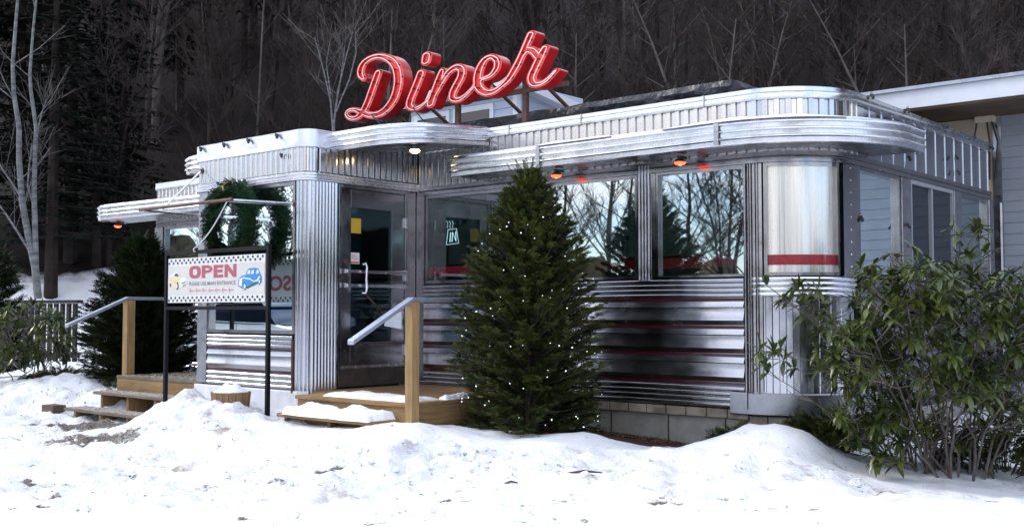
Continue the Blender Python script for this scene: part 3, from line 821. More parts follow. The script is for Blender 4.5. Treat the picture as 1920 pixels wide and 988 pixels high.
# door wall: frame, door
y0, y1 = 7.43, 8.43
dj = MB(); dj.box((VX-.08, y0, .66), (VX+.012, y0+.035, 2.81)); dj.box((VX-.08, y1-.035, .66), (VX+.012, y1, 2.81)); dj.box((VX-.08, y0+.035, 2.77), (VX+.012, y1-.035, 2.81))
dj.box((VX-.08, y1+.002, .66), (VX+.004, FY-.035, 2.81))
dj.build('door_frame', M['steel_dark'], diner, bevel=.004)
door = empty('door', (VX, (y0+y1)/2, .66)); door.parent = diner; door.location = Vector((VX, (y0+y1)/2, .66)) - diner.location
ya, yb, za, zb = y0+.04, y1-.04, .86, 2.765
dl = MB()
dl.box((VX-.045, ya, za), (VX, ya+.135, zb)); dl.box((VX-.045, yb-.19, za), (VX, yb, zb))
dl.box((VX-.045, ya+.135, za), (VX, yb-.19, 1.13)); dl.box((VX-.045, ya+.135, 2.57), (VX, yb-.19, zb))
dl.box((VX, ya+.13, .92), (VX+.004, yb-.19, 1.105))
dl.build('door_leaf', M['steel_dark'], door, bevel=.003)
MB().box((VX-.03, ya+.135, 1.13), (VX-.024, yb-.19, 2.57)).build('pane', M['glass_d'], door)
MB().box((VX-.05, ya, .665), (VX+.006, yb, .855)).build('kick_plate', M['brass'], door)
sc = MB().box((VX+.001, ya, .853), (VX+.014, yb, .885))
for k in range(7): sc.lathe([(.006,-.003),(.005,.004)], (VX+.016, ya+.08+k*.12, .869), 8, Matrix.Rotation(R(90),4,'Y'))
sc.build('sweep_strip', M['steel_band'], door)
pb = MB()
for z in (1.735, 1.885):
    pb.box((VX+.06, ya+.03, z-.016), (VX+.078, yb-.03, z+.016))
    for yy in (ya+.03, yb-.06): pb.box((VX, yy-.02, z-.026), (VX+.06, yy+.03, z+.026))
pb.build('push_bar', M['steel_band'], door, bevel=.004)
pts = [(VX+.10, ya+.22, 1.96), (VX+.125, ya+.235, 1.975), (VX+.13, ya+.25, 1.93), (VX+.12, ya+.25, 1.8), (VX+.13, ya+.25, 1.70), (VX+.125, ya+.235, 1.655), (VX+.10, ya+.21, 1.66)]
MB().tube(pts, .014, 8).build('pull_handle', M['steel_band'], door, smooth=True)
hg = MB()
for z in (1.03, 1.86, 2.45): hg.box((VX, yb-.005, z-.06), (VX+.028, yb+.03, z+.06))
hg.build('hinge', M['steel_band'], door, bevel=.004)
MB().lathe([(.03,-.004),(.026,.008),(.01,.012)], (VX+.006, ya+.065, 1.985), 16, Matrix.Rotation(R(90),4,'Y')).build('lock_rosette', M['rust'], door, smooth=True)
MB().tube([(VX+.09, ya+.25, 1.66), (VX+.12, ya+.42, 1.50), (VX+.10, ya+.62, 1.36)], .008, 6).build('door_cord', M['rust'], door)
MB().box((VX-.02, ya+.14, 2.30), (VX-.017, ya+.29, 2.46)).build('yellow_notice', M['paper_y'], door)
nb = MB().box((VX-.02, ya+.14, 1.97), (VX-.017, ya+.27, 2.09)).build('white_notice', M['paper_w'], door)
nr = MB()
for k in range(5): nr.box((VX-.016, ya+.145+k*.024, 1.975), (VX-.0145, ya+.163+k*.024, 1.995))
for k in range(3): nr.box((VX-.016, ya+.16, 2.02+k*.02), (VX-.0145, ya+.25-.02*k, 2.025+k*.02))
nr.build('print', M['paper_r'], nb)
# vestibule interior
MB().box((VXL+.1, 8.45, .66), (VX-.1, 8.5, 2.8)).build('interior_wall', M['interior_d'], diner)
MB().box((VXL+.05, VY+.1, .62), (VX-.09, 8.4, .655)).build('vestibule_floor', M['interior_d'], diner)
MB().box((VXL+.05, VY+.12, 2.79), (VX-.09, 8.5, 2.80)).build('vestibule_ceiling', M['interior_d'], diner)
# entrance canopies (right and mirrored left)
ez, eh = 3.135, .195
epr = [(VX+.02, 7.30), (-8.15, 7.30)] + arc(-8.15, 7.80, .50, -90, 0, 14)[1:] + [(-7.65, FY-.03)]
dzf = lambda x, y: (y-7.3)*.085
mb = canopy(epr, ez, eh, .02, dzf=dzf); ec = mb.build('entrance_canopy', M['steel_band'], diner, smooth=True)
inner = [(VX+.02, FY-.02)]*(len(epr)-1) + [(VX+.02, FY-.02)]
sl = MB(); n = len(epr); oo = [(p[0]-(.02 if i>3 else 0), p[1]+(.02 if i<n-1 else 0)) for i, p in enumerate(epr)]
for zz in (ez+.012, ez+eh-.02):
    b = len(sl.v); sl.v.append((VX+.02, FY-.03, zz+dzf(0, FY)))
    for p in oo: sl.v.append((p[0], p[1], zz+dzf(*p)))
    for i in range(n-1): sl.f.append((b, b+1+i, b+2+i))
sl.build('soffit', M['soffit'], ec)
mx_ = 2*(VX+VXL)/2
epl = [(mx_-x, y) for x, y in epr][::-1]
mb = canopy(epl, ez, eh, .02, dzf=dzf); ecl = mb.build('entrance_canopy', M['steel_band'], diner, smooth=True)
sl = MB()
for zz in (ez+.012, ez+eh-.02):
    b = len(sl.v); sl.v.append((VXL-.02, FY-.03, zz+dzf(0, FY)))
    for p in epl: sl.v.append((p[0]*.999-.01, p[1]+.02, zz+dzf(*p)))
    for i in range(n-1): sl.f.append((b, b+1+i, b+2+i))
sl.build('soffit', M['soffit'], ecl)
for X in (at(1345, 250, 8.08).x, at(1010, 290, 8.08).x):
    jm = MB().box((X-.022, FY-OUT-.026, cz+.004), (X+.022, FY-OUT-.021, cz+chh-.012))
    for kz in range(4):
        for dx in (-.012, .012): jm.box((X+dx-.003, FY-OUT-.029, cz+.03+kz*.045), (X+dx+.003, FY-OUT-.0255, cz+.036+kz*.045))
    jm.build('joint_plate', M['steel_dull'], can)
# left wing canopy
LO = .5
lcp = [(-14.75, LY-.04)] + arc(-14.75, LY-.08-LO+.45, .6, 170, 270, 12) + [(VXL-.02, LY-LO-.02)]
lc = canopy([p for p in lcp[1:]], cz+LZ, chh, .02).build('canopy', M['steel_band'], diner, smooth=True)
io = [(p[0]+(.02), p[1]+.02) for p in lcp[1:]]; ii = [(max(p[0], -14.75), LY) for p in lcp[1:]]
slab(io, ii, cz+LZ+.014, cz+chh+LZ-.03).build('soffit', M['soffit'], lc)
sn = MB(); snow_strip([(x, LY-LO-.02, 0, -1) for x in np.linspace(-14.7, -13.2, 14)], .3, .05, sn, cz+chh+LZ)
snow_strip([(x, LY-LO-.02, 0, -1) for x in np.linspace(-12.9, -11.2, 14)], .3, .04, sn, cz+chh+LZ)
s = sn.build('snow', M['snow'], None, smooth=True); tag(s, 'snow ridge on the canopy left of the vestibule', 'snow', kind='stuff')
# small lamp clips along parapet and side wall
cl = []
def clip(p, s=1):
    m = MB(); x, y, z = p
    m.box((x-.014*s, y-.02*s, z-.014*s), (x+.014*s, y+.02*s, z+.016*s)); m.lathe([(.006*s,-.03*s),(.018*s,-.02*s),(.02*s,.0),(.008*s,.012*s)], (x+.02*s, y-.01*s, z-.02*s), 8)
    m.tube([(x, y, z), (x-.02*s, y, z+.025*s), (x+.01*s, y, z+.04*s)], .004*s, 5)
    return m.build('lamp_clip', M['rubber'], diner)
for X in (-10.6, -10.15, -9.7, -9.2): clip((X, VY-.05, vtop-.03), .85)
for p in ((-9.12, VY-.05, 3.10),): clip(p, .75)
for Y, z in ((9.6,3.44),(10.5,3.44),(11.6,3.43),(12.5,3.43),(13.15,3.38),(11.9,3.13),(11.95,2.97),(10.45,2.30),(12.0,2.2)): clip((SX+.05, Y, z), .8)
clip((SX+.04, 9.33, 2.30), .9); clip((-3.5, 9.55, 2.83), .8)
# neon in the window
nw = at(846, 440, FY+.12)
t_ = MB()
def P_(px, py): return at(px, py, FY+.12)
t_.tube([P_(840,431), P_(856,429), P_(860,456), P_(837,459), P_(840,431)], .004, 6)
t_.tube([P_(843.5,454), P_(845,436)], .006, 6); t_.tube([P_(847.5,453.5), P_(848.5,435.5), P_(855,452), P_(854.5,434)], .006, 6)
[t_.tube([P_(x_,414), P_(x_+3,419), P_(x_+1,424), P_(x_+2,428)], .0025, 5) for x_ in (837, 842, 847)]
o = t_.build('neon_window_sign', M['neon_w'], None); tag(o, 'small white neon tube sign hanging inside the window right of the door', 'neon sign')
o = MB().lathe([(.01,-.17),(.10,-.14),(.16,-.05),(.16,.05),(.10,.14),(.01,.17)], tuple(at(856, 398, FY+.35)), 20).build('hanging_ornament', M['interior_d'], None, smooth=True)
tag(o, 'big dark round ornament hanging inside the window right of the door', 'ornament')

# ------------------------------------------------------------------ roof letters
SY = 8.72
def zc(x, y): return 600 + x/3.8, 40 + y/3.8
STRETCH = .62
def lp(x, y):
    p = at(*zc(x, y), SY); return (p.x*STRETCH, p.z)
def catmull(P, n=5):
    P = [np.array(p, float) for p in P]; Q = [2*P[0]-P[1]] + P + [2*P[-1]-P[-2]]; out = []
    for i in range(1, len(Q)-2):
        a, b, c, d = Q[i-1:i+3]
        for k in range(n):
            t = k/n; out.append(.5*((2*b)+(-a+c)*t+(2*a-5*b+4*c-d)*t*t+(-a+3*b-3*c+d)*t**3))
    out.append(P[-1]); return out
# stroke centre lines with half-widths (x, y, w) in enlarged-photo units
ST = {
 'letter_D': [
   [(416,372,27),(395,430,27),(370,500,27),(345,570,27),(318,628,26),(290,668,24),(255,692,20),(215,690,18),(193,666,17),(205,640,17),(245,632,18),(300,650,22),(360,670,25),(420,664,27),(475,628,29),(520,570,31),(548,500,32),(560,420,32),(548,340,31),(510,283,28),(450,255,23),(390,256,22),(330,286,24),(298,330,26),(292,380,25),(312,412,18)]],
 'letter_i': [
   [(722,372,29),(700,430,29),(672,500,29),(648,560,28),(642,605,27),(680,625,20),(730,603,17),(775,560,14)],
   [(762,250,32),(756,285,32)]],
 'letter_n': [
   [(872,355,22),(855,405,27),(835,460,28),(812,520,28),(788,590,29)],
   [(800,560,20),(840,490,20),(880,420,22),(925,360,24),(975,330,26),(1010,345,28),(1008,395,29),(980,450,29),(950,510,28),(948,552,26),(985,562,22),(1035,535,19),(1085,485,17)]],
 'letter_e': [
   [(1085,485,17),(1150,420,18),(1215,392,20),(1258,340,24),(1262,285,24),(1225,256,22),(1175,280,25),(1138,345,29),(1124,420,30),(1140,480,30),(1185,510,28),(1240,502,24),(1290,470,20)]],
 'letter_r': [
   [(1290,470,21),(1345,415,25),(1395,335,27),(1435,255,26),(1470,175,26),(1505,95,27)],
   [(1440,250,22),(1475,208,26),(1520,215,28),(1550,250,28)],
   [(1605,195,26),(1570,262,29),(1535,335,29),(1508,400,29),(1520,445,27),(1565,450,22),(1620,420,19),(1685,352,17)]],
}
sx0, sy0 = lp(600, 600); sx1, _ = lp(640, 600)
UNIT = None
dgr = empty('roof_sign', tuple(at(850, 215, SY)), 0, 'big red cursive Diner sign with white neon tubes standing on the roof', 'sign')
segs = {}
allseg = []
for li, (nm, strokes) in enumerate(ST.items()):
    for st in strokes:
        C = catmull([(x, y, w) for x, y, w in st], 5)
        pts = []
        for x, y, w in C:
            p = lp(x, y); q = lp(x, y-10); sc_ = abs(q[1]-p[1])/10
            pts.append((p[0], p[1], w*sc_*1.02))
        for a, b in zip(pts[:-1], pts[1:]): allseg.append((li, a, b))
A = np.array([s[1] for s in allseg]); B = np.array([s[2] for s in allseg]); LI = np.array([s[0] for s in allseg])
gx0, gx1 = A[:, 0].min()-.12, A[:, 0].max()+.12; gz0, gz1 = A[:, 1].min()-.12, A[:, 1].max()+.12
GS = .0085
ax_ = np.arange(gx0, gx1, GS); az_ = np.arange(gz0, gz1, GS)
QX, QZ = np.meshgrid(ax_, az_); Q = np.stack([QX.ravel(), QZ.ravel()], -1)
best = np.full(len(Q), 9.0); own = np.zeros(len(Q), int)
for a, b, li in zip(A, B, LI):
    d = b[:2]-a[:2]; L2 = d@d+1e-12
    t = np.clip(((Q-a[:2])@d)/L2, 0, 1)
    dd = np.sqrt(((Q-(a[:2]+t[:, None]*d))**2).sum(-1)) - (a[2]+t*(b[2]-a[2]))
    m_ = dd < best; best[m_] = dd[m_]; own[m_] = li
best = best.reshape(QX.shape); own = own.reshape(QX.shape)
def band_mesh(cells, lo, hi, mb, y):
    "polygons of lo<sdf<hi clipped per cell"
    for (j, i) in cells:
        c = [(ax_[i], az_[j], best[j,i]), (ax_[i+1], az_[j], best[j,i+1]), (ax_[i+1], az_[j+1], best[j+1,i+1]), (ax_[i], az_[j+1], best[j+1,i])]
        for sgn, lim in ((1, hi), (-1, lo)):
            if lim is None: continue
            o = []
            for k in range(len(c)):
                p, q = c[k], c[(k+1) % len(c)]
                fp, fq = sgn*(p[2]-lim), sgn*(q[2]-lim)
                if fp <= 0: o.append(p)
                if (fp < 0 < fq) or (fq < 0 < fp):
                    t = fp/(fp-fq); o.append(tuple(p[m]+(q[m]-p[m])*t for m in range(3)))
            c = o
            if len(c) < 3: break
        if len(c) >= 3: mb.add([(p[0]/STRETCH, y, p[1]) for p in c], [tuple(range(len(c)))])
def contour(cells, lev):
    S = []
    for (j, i) in cells:
        c = [(ax_[i], az_[j], best[j,i]), (ax_[i+1], az_[j], best[j,i+1]), (ax_[i+1], az_[j+1], best[j+1,i+1]), (ax_[i], az_[j+1], best[j+1,i])]
        pts = []
        for k in range(4):
            p, q = c[k], c[(k+1) % 4]; fp, fq = p[2]-lev, q[2]-lev
            if (fp <= 0 < fq) or (fq <= 0 < fp):
                t = fp/(fp-fq); pts.append((p[0]+(q[0]-p[0])*t, p[1]+(q[1]-p[1])*t))
        if len(pts) == 2: S.append(tuple(pts))
        elif len(pts) == 4: S.append((pts[0], pts[1])); S.append((pts[2], pts[3]))
    return S
def chains(S):
    from collections import defaultdict
    key = lambda p: (round(p[0]*20000), round(p[1]*20000)); adj = defaultdict(list)
    for a, b in S: adj[key(a)].append((key(b), b)); adj[key(b)].append((key(a), a))
    pos = {}
    for a, b in S: pos[key(a)] = a; pos[key(b)] = b
    seen = set(); out = []
    starts = [k for k in pos if len(adj[k]) == 1] + list(pos)
    for k0 in starts:
        if k0 in seen: continue
        ch = [k0]; seen.add(k0)
        while True:
            nx_ = [k for k, _ in adj[ch[-1]] if k not in seen]
            if not nx_: break
            ch.append(nx_[0]); seen.add(nx_[0])
        pts = [pos[k] for k in ch]
        if len(ch) > 2 and any(k == ch[0] for k, _ in adj[ch[-1]]): pts.append(pts[0])
        out.append(pts)
    return out
RIM, DEP, REC = -.007, .15, .03
names = list(ST)
for li, nm in enumerate(names):
    jj, ii = np.where(own[:-1, :-1] == li); cells = [(j, i) for j, i in zip(jj, ii) if min(best[j,i], best[j+1,i], best[j,i+1], best[j+1,i+1]) < .03]
    fm = MB(); band_mesh(cells, RIM, 0, fm, SY); band_mesh(cells, None, RIM, fm, SY+REC)
    for a, b in contour(cells, RIM):
        fm.add([(a[0]/STRETCH, SY, a[1]), (b[0]/STRETCH, SY, b[1]), (b[0]/STRETCH, SY+REC, b[1]), (a[0]/STRETCH, SY+REC, a[1])], [(0,1,2,3)])
    fo = fm.build(nm, M['sign_red'], dgr)
    sm = MB()
    for a, b in contour(cells, 0):
        sm.add([(a[0]/STRETCH, SY, a[1]), (b[0]/STRETCH, SY, b[1]), (b[0]/STRETCH, SY+DEP, b[1]), (a[0]/STRETCH, SY+DEP, a[1])], [(0,1,2,3)])
    band_mesh(cells, None, 0, sm, SY+DEP)
    sm.build('letter_side', M['sign_red_dk'], fo)
    tm = MB()
    cells2 = cells
    for ch in chains(contour(cells2, -.0205)):
        if len(ch) < 12: continue
        ch = ch[::3] + ([ch[-1]] if (len(ch)-1) % 3 else [])
        tm.tube([(p[0]/STRETCH, SY-.012, p[1]) for p in ch], .005, 6)
    tm.build('neon_tube', M['neon'], fo, smooth=True)
    # little stand-offs
    hm = MB()
    for ch in chains(contour(cells2, -.026)):
        for p in ch[::22]: hm.box((p[0]/STRETCH-.007, SY-.014, p[1]-.007), (p[0]/STRETCH+.007, SY+REC, p[1]+.007))
    if hm.v: hm.build('tube_holder', M['rust'], fo)
# steel frame behind
zb0 = at(850, 200, SY).z
fr = MB()
xa, xb = at(700, 200, SY).x, at(1045, 160, SY).x
b1 = at(760, 205, SY+DEP); b2 = at(1045, 155, SY+DEP)
fr.tube([(xa, SY+DEP+.03, b1.z-.02), (xb, SY+DEP+.03, b1.z-.02)], .03, 6)
for X in (at(727,200,SY).x, at(838,200,SY).x, at(965,200,SY).x): fr.box((X-.028, SY+DEP+.01, 3.3), (X+.028, SY+DEP+.06, b1.z+.30))
for X in (at(745,200,SY).x, at(880,200,SY).x, at(965,200,SY).x): fr.tube([(X, SY+DEP+.05, b1.z+.25), (X+.25, SY+DEP+1.1, 3.4)], .022, 6)
fr.build('support_frame', M['rust'], dgr)
wr = MB()
for X, dx in ((at(770,215,SY).x,.3),(at(690,222,SY).x,.4)):
    wr.tube([(X, SY+.1, b1.z+.03), (X+dx*.3, SY-.05, b1.z-.06), (X+dx*.7, SY-.02, b1.z-.20), (X+dx, SY+.1, b1.z-.32)], .008, 6)
wr.build('cable', M['rubber'], dgr)

# ------------------------------------------------------------------ OPEN sign
OY = 6.60
pl, pr = at(312, 600, OY).x, at(503, 600, OY).x
osn = empty('open_sign', ((pl+pr)/2, OY, gh((pl+pr)/2, OY)), 0, 'white OPEN sign with checkered edges and two old cars on black posts', 'sign')
ztop = 2.12
for X in (pl, pr): MB().box((X-.02, OY-.02, gh(X, OY)-.3), (X+.02, OY+.02, ztop)).build('post', M['darkmetal'], osn, bevel=.003)
MB().box((pl+.021, OY-.018, ztop-.04), (pr-.021, OY+.018, ztop)).build('cross_bar', M['darkmetal'], osn)
MB().box((pl+.021, OY-.018, 1.478), (pr-.021, OY+.018, 1.513)).build('cross_bar', M['darkmetal'], osn)
qx0, qx1, qz0, qz1 = pl+.045, pr-.045, 1.555, 2.04
PY = OY-.012
pn = MB().box((qx0, PY, qz0), (qx1, OY+.012, qz1)).build('panel', M['sign_w'], osn)
pw, ph = qx1-qx0, qz1-qz0
MB().box((qx0+.004, PY-.003, qz0+.085), (qx1-.004, PY-.0005, qz1-.085)).build('cream_field', M['sign_cream'], pn)
ck = MB(); csz = .0235
for row, zz in ((0, qz0+.012), (1, qz0+.012+csz+.006), (0, qz1-.012-csz*2-.006), (1, qz1-.012-csz)):
    k = 0; x = qx0+.008+(csz+.0185 if row else 0)
    while x < qx1-csz:
        ck.box((x, PY-.003, zz), (x+csz*1.1, PY-.0006, zz+csz)); x += csz*1.1*3.2
ck.build('checker', M['ink_black'], pn)
for X in (qx0-.012, qx1+.012): MB().box((X-.01, PY+.004, (qz0+qz1)/2-.03), (X+.01, OY+.01, (qz0+qz1)/2+.03)).build('bracket', M['steel_dull'], pn)
def text(body, x0, z0, w, h, m, y, parent, off=0, name='lettering', rot=0):
    c = bpy.data.curves.new('t', 'FONT'); c.body = body; c.size = 1; c.offset = off; c.resolution_u = 3
    o = bpy.data.objects.new('t', c); COL.objects.link(o); bpy.context.view_layer.update()
    me = bpy.data.meshes.new_from_object(o.evaluated_get(bpy.context.evaluated_depsgraph_get())); bpy.data.objects.remove(o)
    vs = [tuple(v.co) for v in me.vertices]; fs = [tuple(p.vertices) for p in me.polygons]; bpy.data.meshes.remove(me)
    mnx, mxx = min(v[0] for v in vs), max(v[0] for v in vs); mny, mxy = min(v[1] for v in vs), max(v[1] for v in vs)
    mb = MB(); mb.v = [(x0+(v[0]-mnx)/(mxx-mnx)*w, y, z0+(v[1]-mny)/(mxy-mny)*h) for v in vs]; mb.f = fs
    return mb.build(name, m, parent)
ty = PY-.0045
# sign-local helper: fractions of the panel
def sx(f): return qx0+pw*f
def sz(f): return qz0+ph*f
# block letters O P E N
def poly(mb, pts, y): mb.add([(p[0], y, p[1]) for p in pts], [tuple(range(len(pts)))])
lx0, lx1, lz0, lz1 = sx(.237), sx(.725), sz(.535), sz(.815)
op = MB(); lw_ = (lx1-lx0)/4.0; hh_ = lz1-lz0; sw = .040
def ring(cx, cz, rx, rz, tx, tz, y):
    n = 28; b = len(op.v)
    for k in range(n):
        a = 2*PI*k/n; ca, sa = math.cos(a), math.sin(a)
        pw_ = .72; f = lambda v: math.copysign(abs(v)**pw_, v)
        op.v.append((cx+rx*f(ca), y, cz+rz*f(sa))); op.v.append((cx+(rx-tx)*f(ca), y, cz+(rz-tz)*f(sa)))
    for k in range(n):
        a = b+2*k; c = b+2*((k+1) % n); op.f.append((a, c, c+1, a+1))
ox = lx0; w_ = .112*1.7
unit = (lx1-lx0)
ow, pw2, ew, nw_ = unit*.255, unit*.235, unit*.205, unit*.245; gap = unit*.02
ring(ox+ow/2, (lz0+lz1)/2, ow/2, hh_/2, .068, .034, ty)
X = ox+ow+gap; t1 = .068; th = .034
poly(op, [(X,lz0),(X+t1,lz0),(X+t1,lz1),(X,lz1)], ty)
n = 14; cz_ = lz1-hh_*.31; b = len(op.v)
for k in range(n+1):
    a = PI/2-PI*k/n; op.v.append((X+t1+(pw2-t1)*(.25+.75*math.cos(a)) if 0 else X+pw2*.45+(pw2*.55)*math.cos(a), ty, cz_+hh_*.31*math.sin(a)))
    op.v.append((X+pw2*.45+(pw2*.55-.058)*math.cos(a), ty, cz_+(hh_*.31-.030)*math.sin(a)))
for k in range(n): a = b+2*k; op.f.append((a, a+2, a+3, a+1))
poly(op, [(X+t1,lz1-.030),(X+pw2*.45,lz1-.030),(X+pw2*.45,lz1),(X+t1,lz1)], ty)
poly(op, [(X+t1,lz1-hh_*.62),(X+pw2*.45,lz1-hh_*.62),(X+pw2*.45,lz1-hh_*.62+.030),(X+t1,lz1-hh_*.62+.030)], ty)
X += pw2+gap
poly(op, [(X,lz0),(X+t1,lz0),(X+t1,lz1),(X,lz1)], ty)
for z in (lz0, (lz0+lz1)/2-th*.45, lz1-th): poly(op, [(X+t1,z),(X+ew-(0.012 if lz0<z<lz1-th-.001 else 0),z),(X+ew-(0.012 if lz0<z<lz1-th-.001 else 0),z+th*.92),(X+t1,z+th*.92)], ty)
X += ew+gap*1.3
poly(op, [(X,lz0),(X+.058,lz0),(X+.058,lz1),(X,lz1)], ty); poly(op, [(X+nw_-.058,lz0),(X+nw_,lz0),(X+nw_,lz1),(X+nw_-.058,lz1)], ty)
poly(op, [(X+.058,lz1),(X+.058,lz1-hh_*.45),(X+nw_-.058,lz0),(X+nw_-.058,lz0+hh_*.45)][::1], ty)
op.build('open_lettering', M['ink_red'], pn)
text('PLEASE USE MAIN ENTRANCE', sx(.237), sz(.375), pw*.485, ph*.085, M['ink_grey'], ty, pn, off=.012)
ar = MB()
for k in range(7):
    x = sx(.243+k*.0685); z = sz(.262); l = pw*.052
    ar.box((x, ty-.001, z-.003), (x+l, ty, z+.003))
    for s_ in (1, -1):
        pts = [(x, z), (x+.010, z+s_*.012), (x+.028, z+s_*.024)]
        for (a, b) in zip(pts[:-1], pts[1:]):
            poly(ar, [(a[0], a[1]-.003), (b[0], b[1]-.003), (b[0], b[1]+.003), (a[0], a[1]+.003)], ty-.0015)
ar.build('arrows', M['ink_red'], pn)
def flat(name, pts, m, lay, parent=pn):
    mb = MB(); poly(mb, [(sx(x), sz(z)) for x, z in pts], ty-.0006*lay); return mb.build(name, m, parent)
def disc(name, cx, cz, rx, rz, m, lay, parent=pn):
    mb = MB(); poly(mb, [(sx(cx)+rx*math.cos(2*PI*k/20), sz(cz)+rz*math.sin(2*PI*k/20)) for k in range(20)], ty-.0006*lay); return mb.build(name, m, parent)
bt = text('CLOSED', sx(.16), sz(.27), pw*.68, ph*.36, M['ink_red'], OY+.0155, pn, off=.035, name='closed_lettering')
for v in bt.data.vertices: v.co.z = (2*((sz(.27)+sz(.63))/2) - (v.co.z+osn.location.z)) - osn.location.z
ckb = MB()
for row, zz in ((0, qz0+.012), (1, qz0+.012+csz+.006), (0, qz1-.012-csz*2-.006), (1, qz1-.012-csz)):
    x = qx0+.008+(csz+.0185 if row else 0)
    while x < qx1-csz:
        ckb.box((x, OY+.0125, zz), (x+csz*1.1, OY+.015, zz+csz)); x += csz*1.1*3.2
ckb.build('checker', M['ink_black'], pn)
c1 = flat('car_picture', [(.015,.37),(.02,.52),(.045,.62),(.055,.60),(.13,.575),(.19,.58),(.215,.56),(.21,.44),(.19,.36),(.14,.33),(.10,.34),(.04,.38)], M['car_cream'], 0)
flat('car_roof', [(.03,.56),(.045,.64),(.07,.68),(.10,.68),(.12,.66),(.13,.575),(.055,.595)], M['car_pale'], 1, c1)
flat('car_window', [(.075,.60),(.08,.655),(.105,.66),(.118,.63),(.122,.59)], M['car_dark'], 2, c1)
flat('car_front', [(.135,.555),(.195,.57),(.213,.53),(.208,.44),(.18,.37),(.14,.36)], M['car_pale'], 1, c1)
flat('car_grille', [(.155,.44),(.20,.475),(.203,.455),(.158,.415)], M['car_dark'], 2, c1)
flat('car_bumper', [(.165,.385),(.20,.42),(.20,.40),(.17,.365)], M['car_dark'], 2, c1)
disc('car_wheel', .108, .375, .026, .042, M['car_dark'], 3, c1); disc('car_wheel', .103, .375, .014, .028, M['car_pale'], 4, c1)
disc('car_wheel', .030, .40, .014, .022, M['car_dark'], 3, c1)
c2 = flat('car_picture', [(.745,.345),(.75,.50),(.78,.555),(.82,.57),(.83,.66),(.85,.705),(.90,.715),(.94,.70),(.955,.62),(.975,.52),(.975,.40),(.94,.37),(.90,.34),(.86,.31),(.82,.27),(.78,.29)], M['car_blue'], 0)
flat('car_fender', [(.76,.46),(.80,.50),(.86,.47),(.90,.42),(.94,.44),(.96,.53),(.945,.53),(.93,.47),(.90,.44),(.86,.495),(.80,.525),(.755,.49)], M['car_pale'], 1, c2)
flat('car_shadow', [(.80,.275),(.85,.34),(.90,.40),(.94,.41),(.90,.345),(.85,.29)], M['car_dark'], 1, c2)
for xs_ in ((.835,.865),(.872,.90),(.92,.945)): flat('car_window', [(xs_[0],.58),(xs_[0]+.006,.66),(xs_[1]-.003,.675),(xs_[1],.60)], M['car_pale'], 2, c2)
flat('car_grille', [(.752,.36),(.76,.48),(.785,.50),(.785,.33)], M['car_pale'], 2, c2)
disc('car_wheel', .812, .33, .024, .040, M['car_dark'], 3, c2); disc('car_wheel', .812, .33, .016, .027, M['car_pale'], 4, c2)
disc('car_wheel', .955, .42, .016, .034, M['car_dark'], 3, c2); disc('car_wheel', .953, .42, .009, .02, M['car_pale'], 4, c2)

# ------------------------------------------------------------------ awning frame and rope
az = 2.55; aY = 6.2
aw = empty('awning_frame', (-9.7, VY, az), 0, 'bare steel pipe awning frame sticking out over the vestibule window', 'awning frame')
MB().tube([(-8.93, VY-.03, az+.02), (-8.97, aY, az)], .017, 8).build('side_pipe', M['steel_band'], aw, smooth=True)
MB().tube([(-10.60, VY-.03, az), (-10.50, aY, az)], .017, 8).build('side_pipe', M['steel_band'], aw, smooth=True)
MB().tube([(-8.90, aY, az+.005), (-10.60, aY, az+.005)], .017, 8).build('front_pipe', M['rust'], aw, smooth=True)
MB().tube([(-10.61, VY-.03, 3.06), (-10.53, 6.42, az+.01)], .012, 8).build('brace', M['steel_band'], aw, smooth=True)
for X, z in ((-8.93, az+.02), (-10.60, az), (-10.61, 3.06)):
    MB().lathe([(.035,0),(.035,.01),(.02,.018),(.02,.04)], (X, VY-.005, z), 12, Matrix.Rotation(R(90),4,'X')).build('wall_flange', M['rust'], aw)
rp = MB(); a = Vector((-8.99, aY, az-.01)); b = at(368, 463, OY)
rp.tube([a+(b-a)*t+Vector((0,0,-.05*math.sin(PI*t))) for t in np.linspace(0,1,9)] + [b+Vector((-.005,-.03,-.02)), b+Vector((0,-.03,-.05)), b+Vector((.02,0,-.055)), b+Vector((.02,.03,-.02)), b+Vector((0,.0,.01))], .007, 6)
o = rp.build('rope', M['rope'], None, smooth=True); tag(o, 'thin white rope running from the awning pipe down to the OPEN sign bar', 'rope')

# ------------------------------------------------------------------ foliage generators
def spray_mesh(mb, p, d, ln, rng, n=9, nl=.03, w=.006):
    "a yew spray: needles in two ranks along a drooping stem"
    d = d.normalized(); up = Vector((0, 0, 1)); s = d.cross(up)
    if s.length < .1: s = Vector((1, 0, 0))
    s.normalize(); s = (s + Vector((rng.uniform(-.5,.5), rng.uniform(-.5,.5), rng.uniform(-.5,.5)))).normalized()
    for i in range(n):
        t = (i+.6)/n; q = p + d*(ln*t) + Vector((0, 0, -.10*ln*t*t))
        l = nl*(1.25-.55*t)
        for sg in (1, -1):
            e = (s*sg*rng.uniform(.5,1) + d*rng.uniform(.4,.9) + Vector((rng.uniform(-.2,.2), rng.uniform(-.2,.2), rng.uniform(-.1,.35)))).normalized()
            c = e.cross(d).cross(e); c = c.normalized() if c.length > .01 else d
            a = q + e*l; b = len(mb.v)
            mb.v.extend([tuple(q - c*w*.4), tuple(q+e*l*.5+c*w), tuple(a), tuple(q+e*l*.45-c*w)])
            mb.f.append((b, b+1, b+2, b+3))
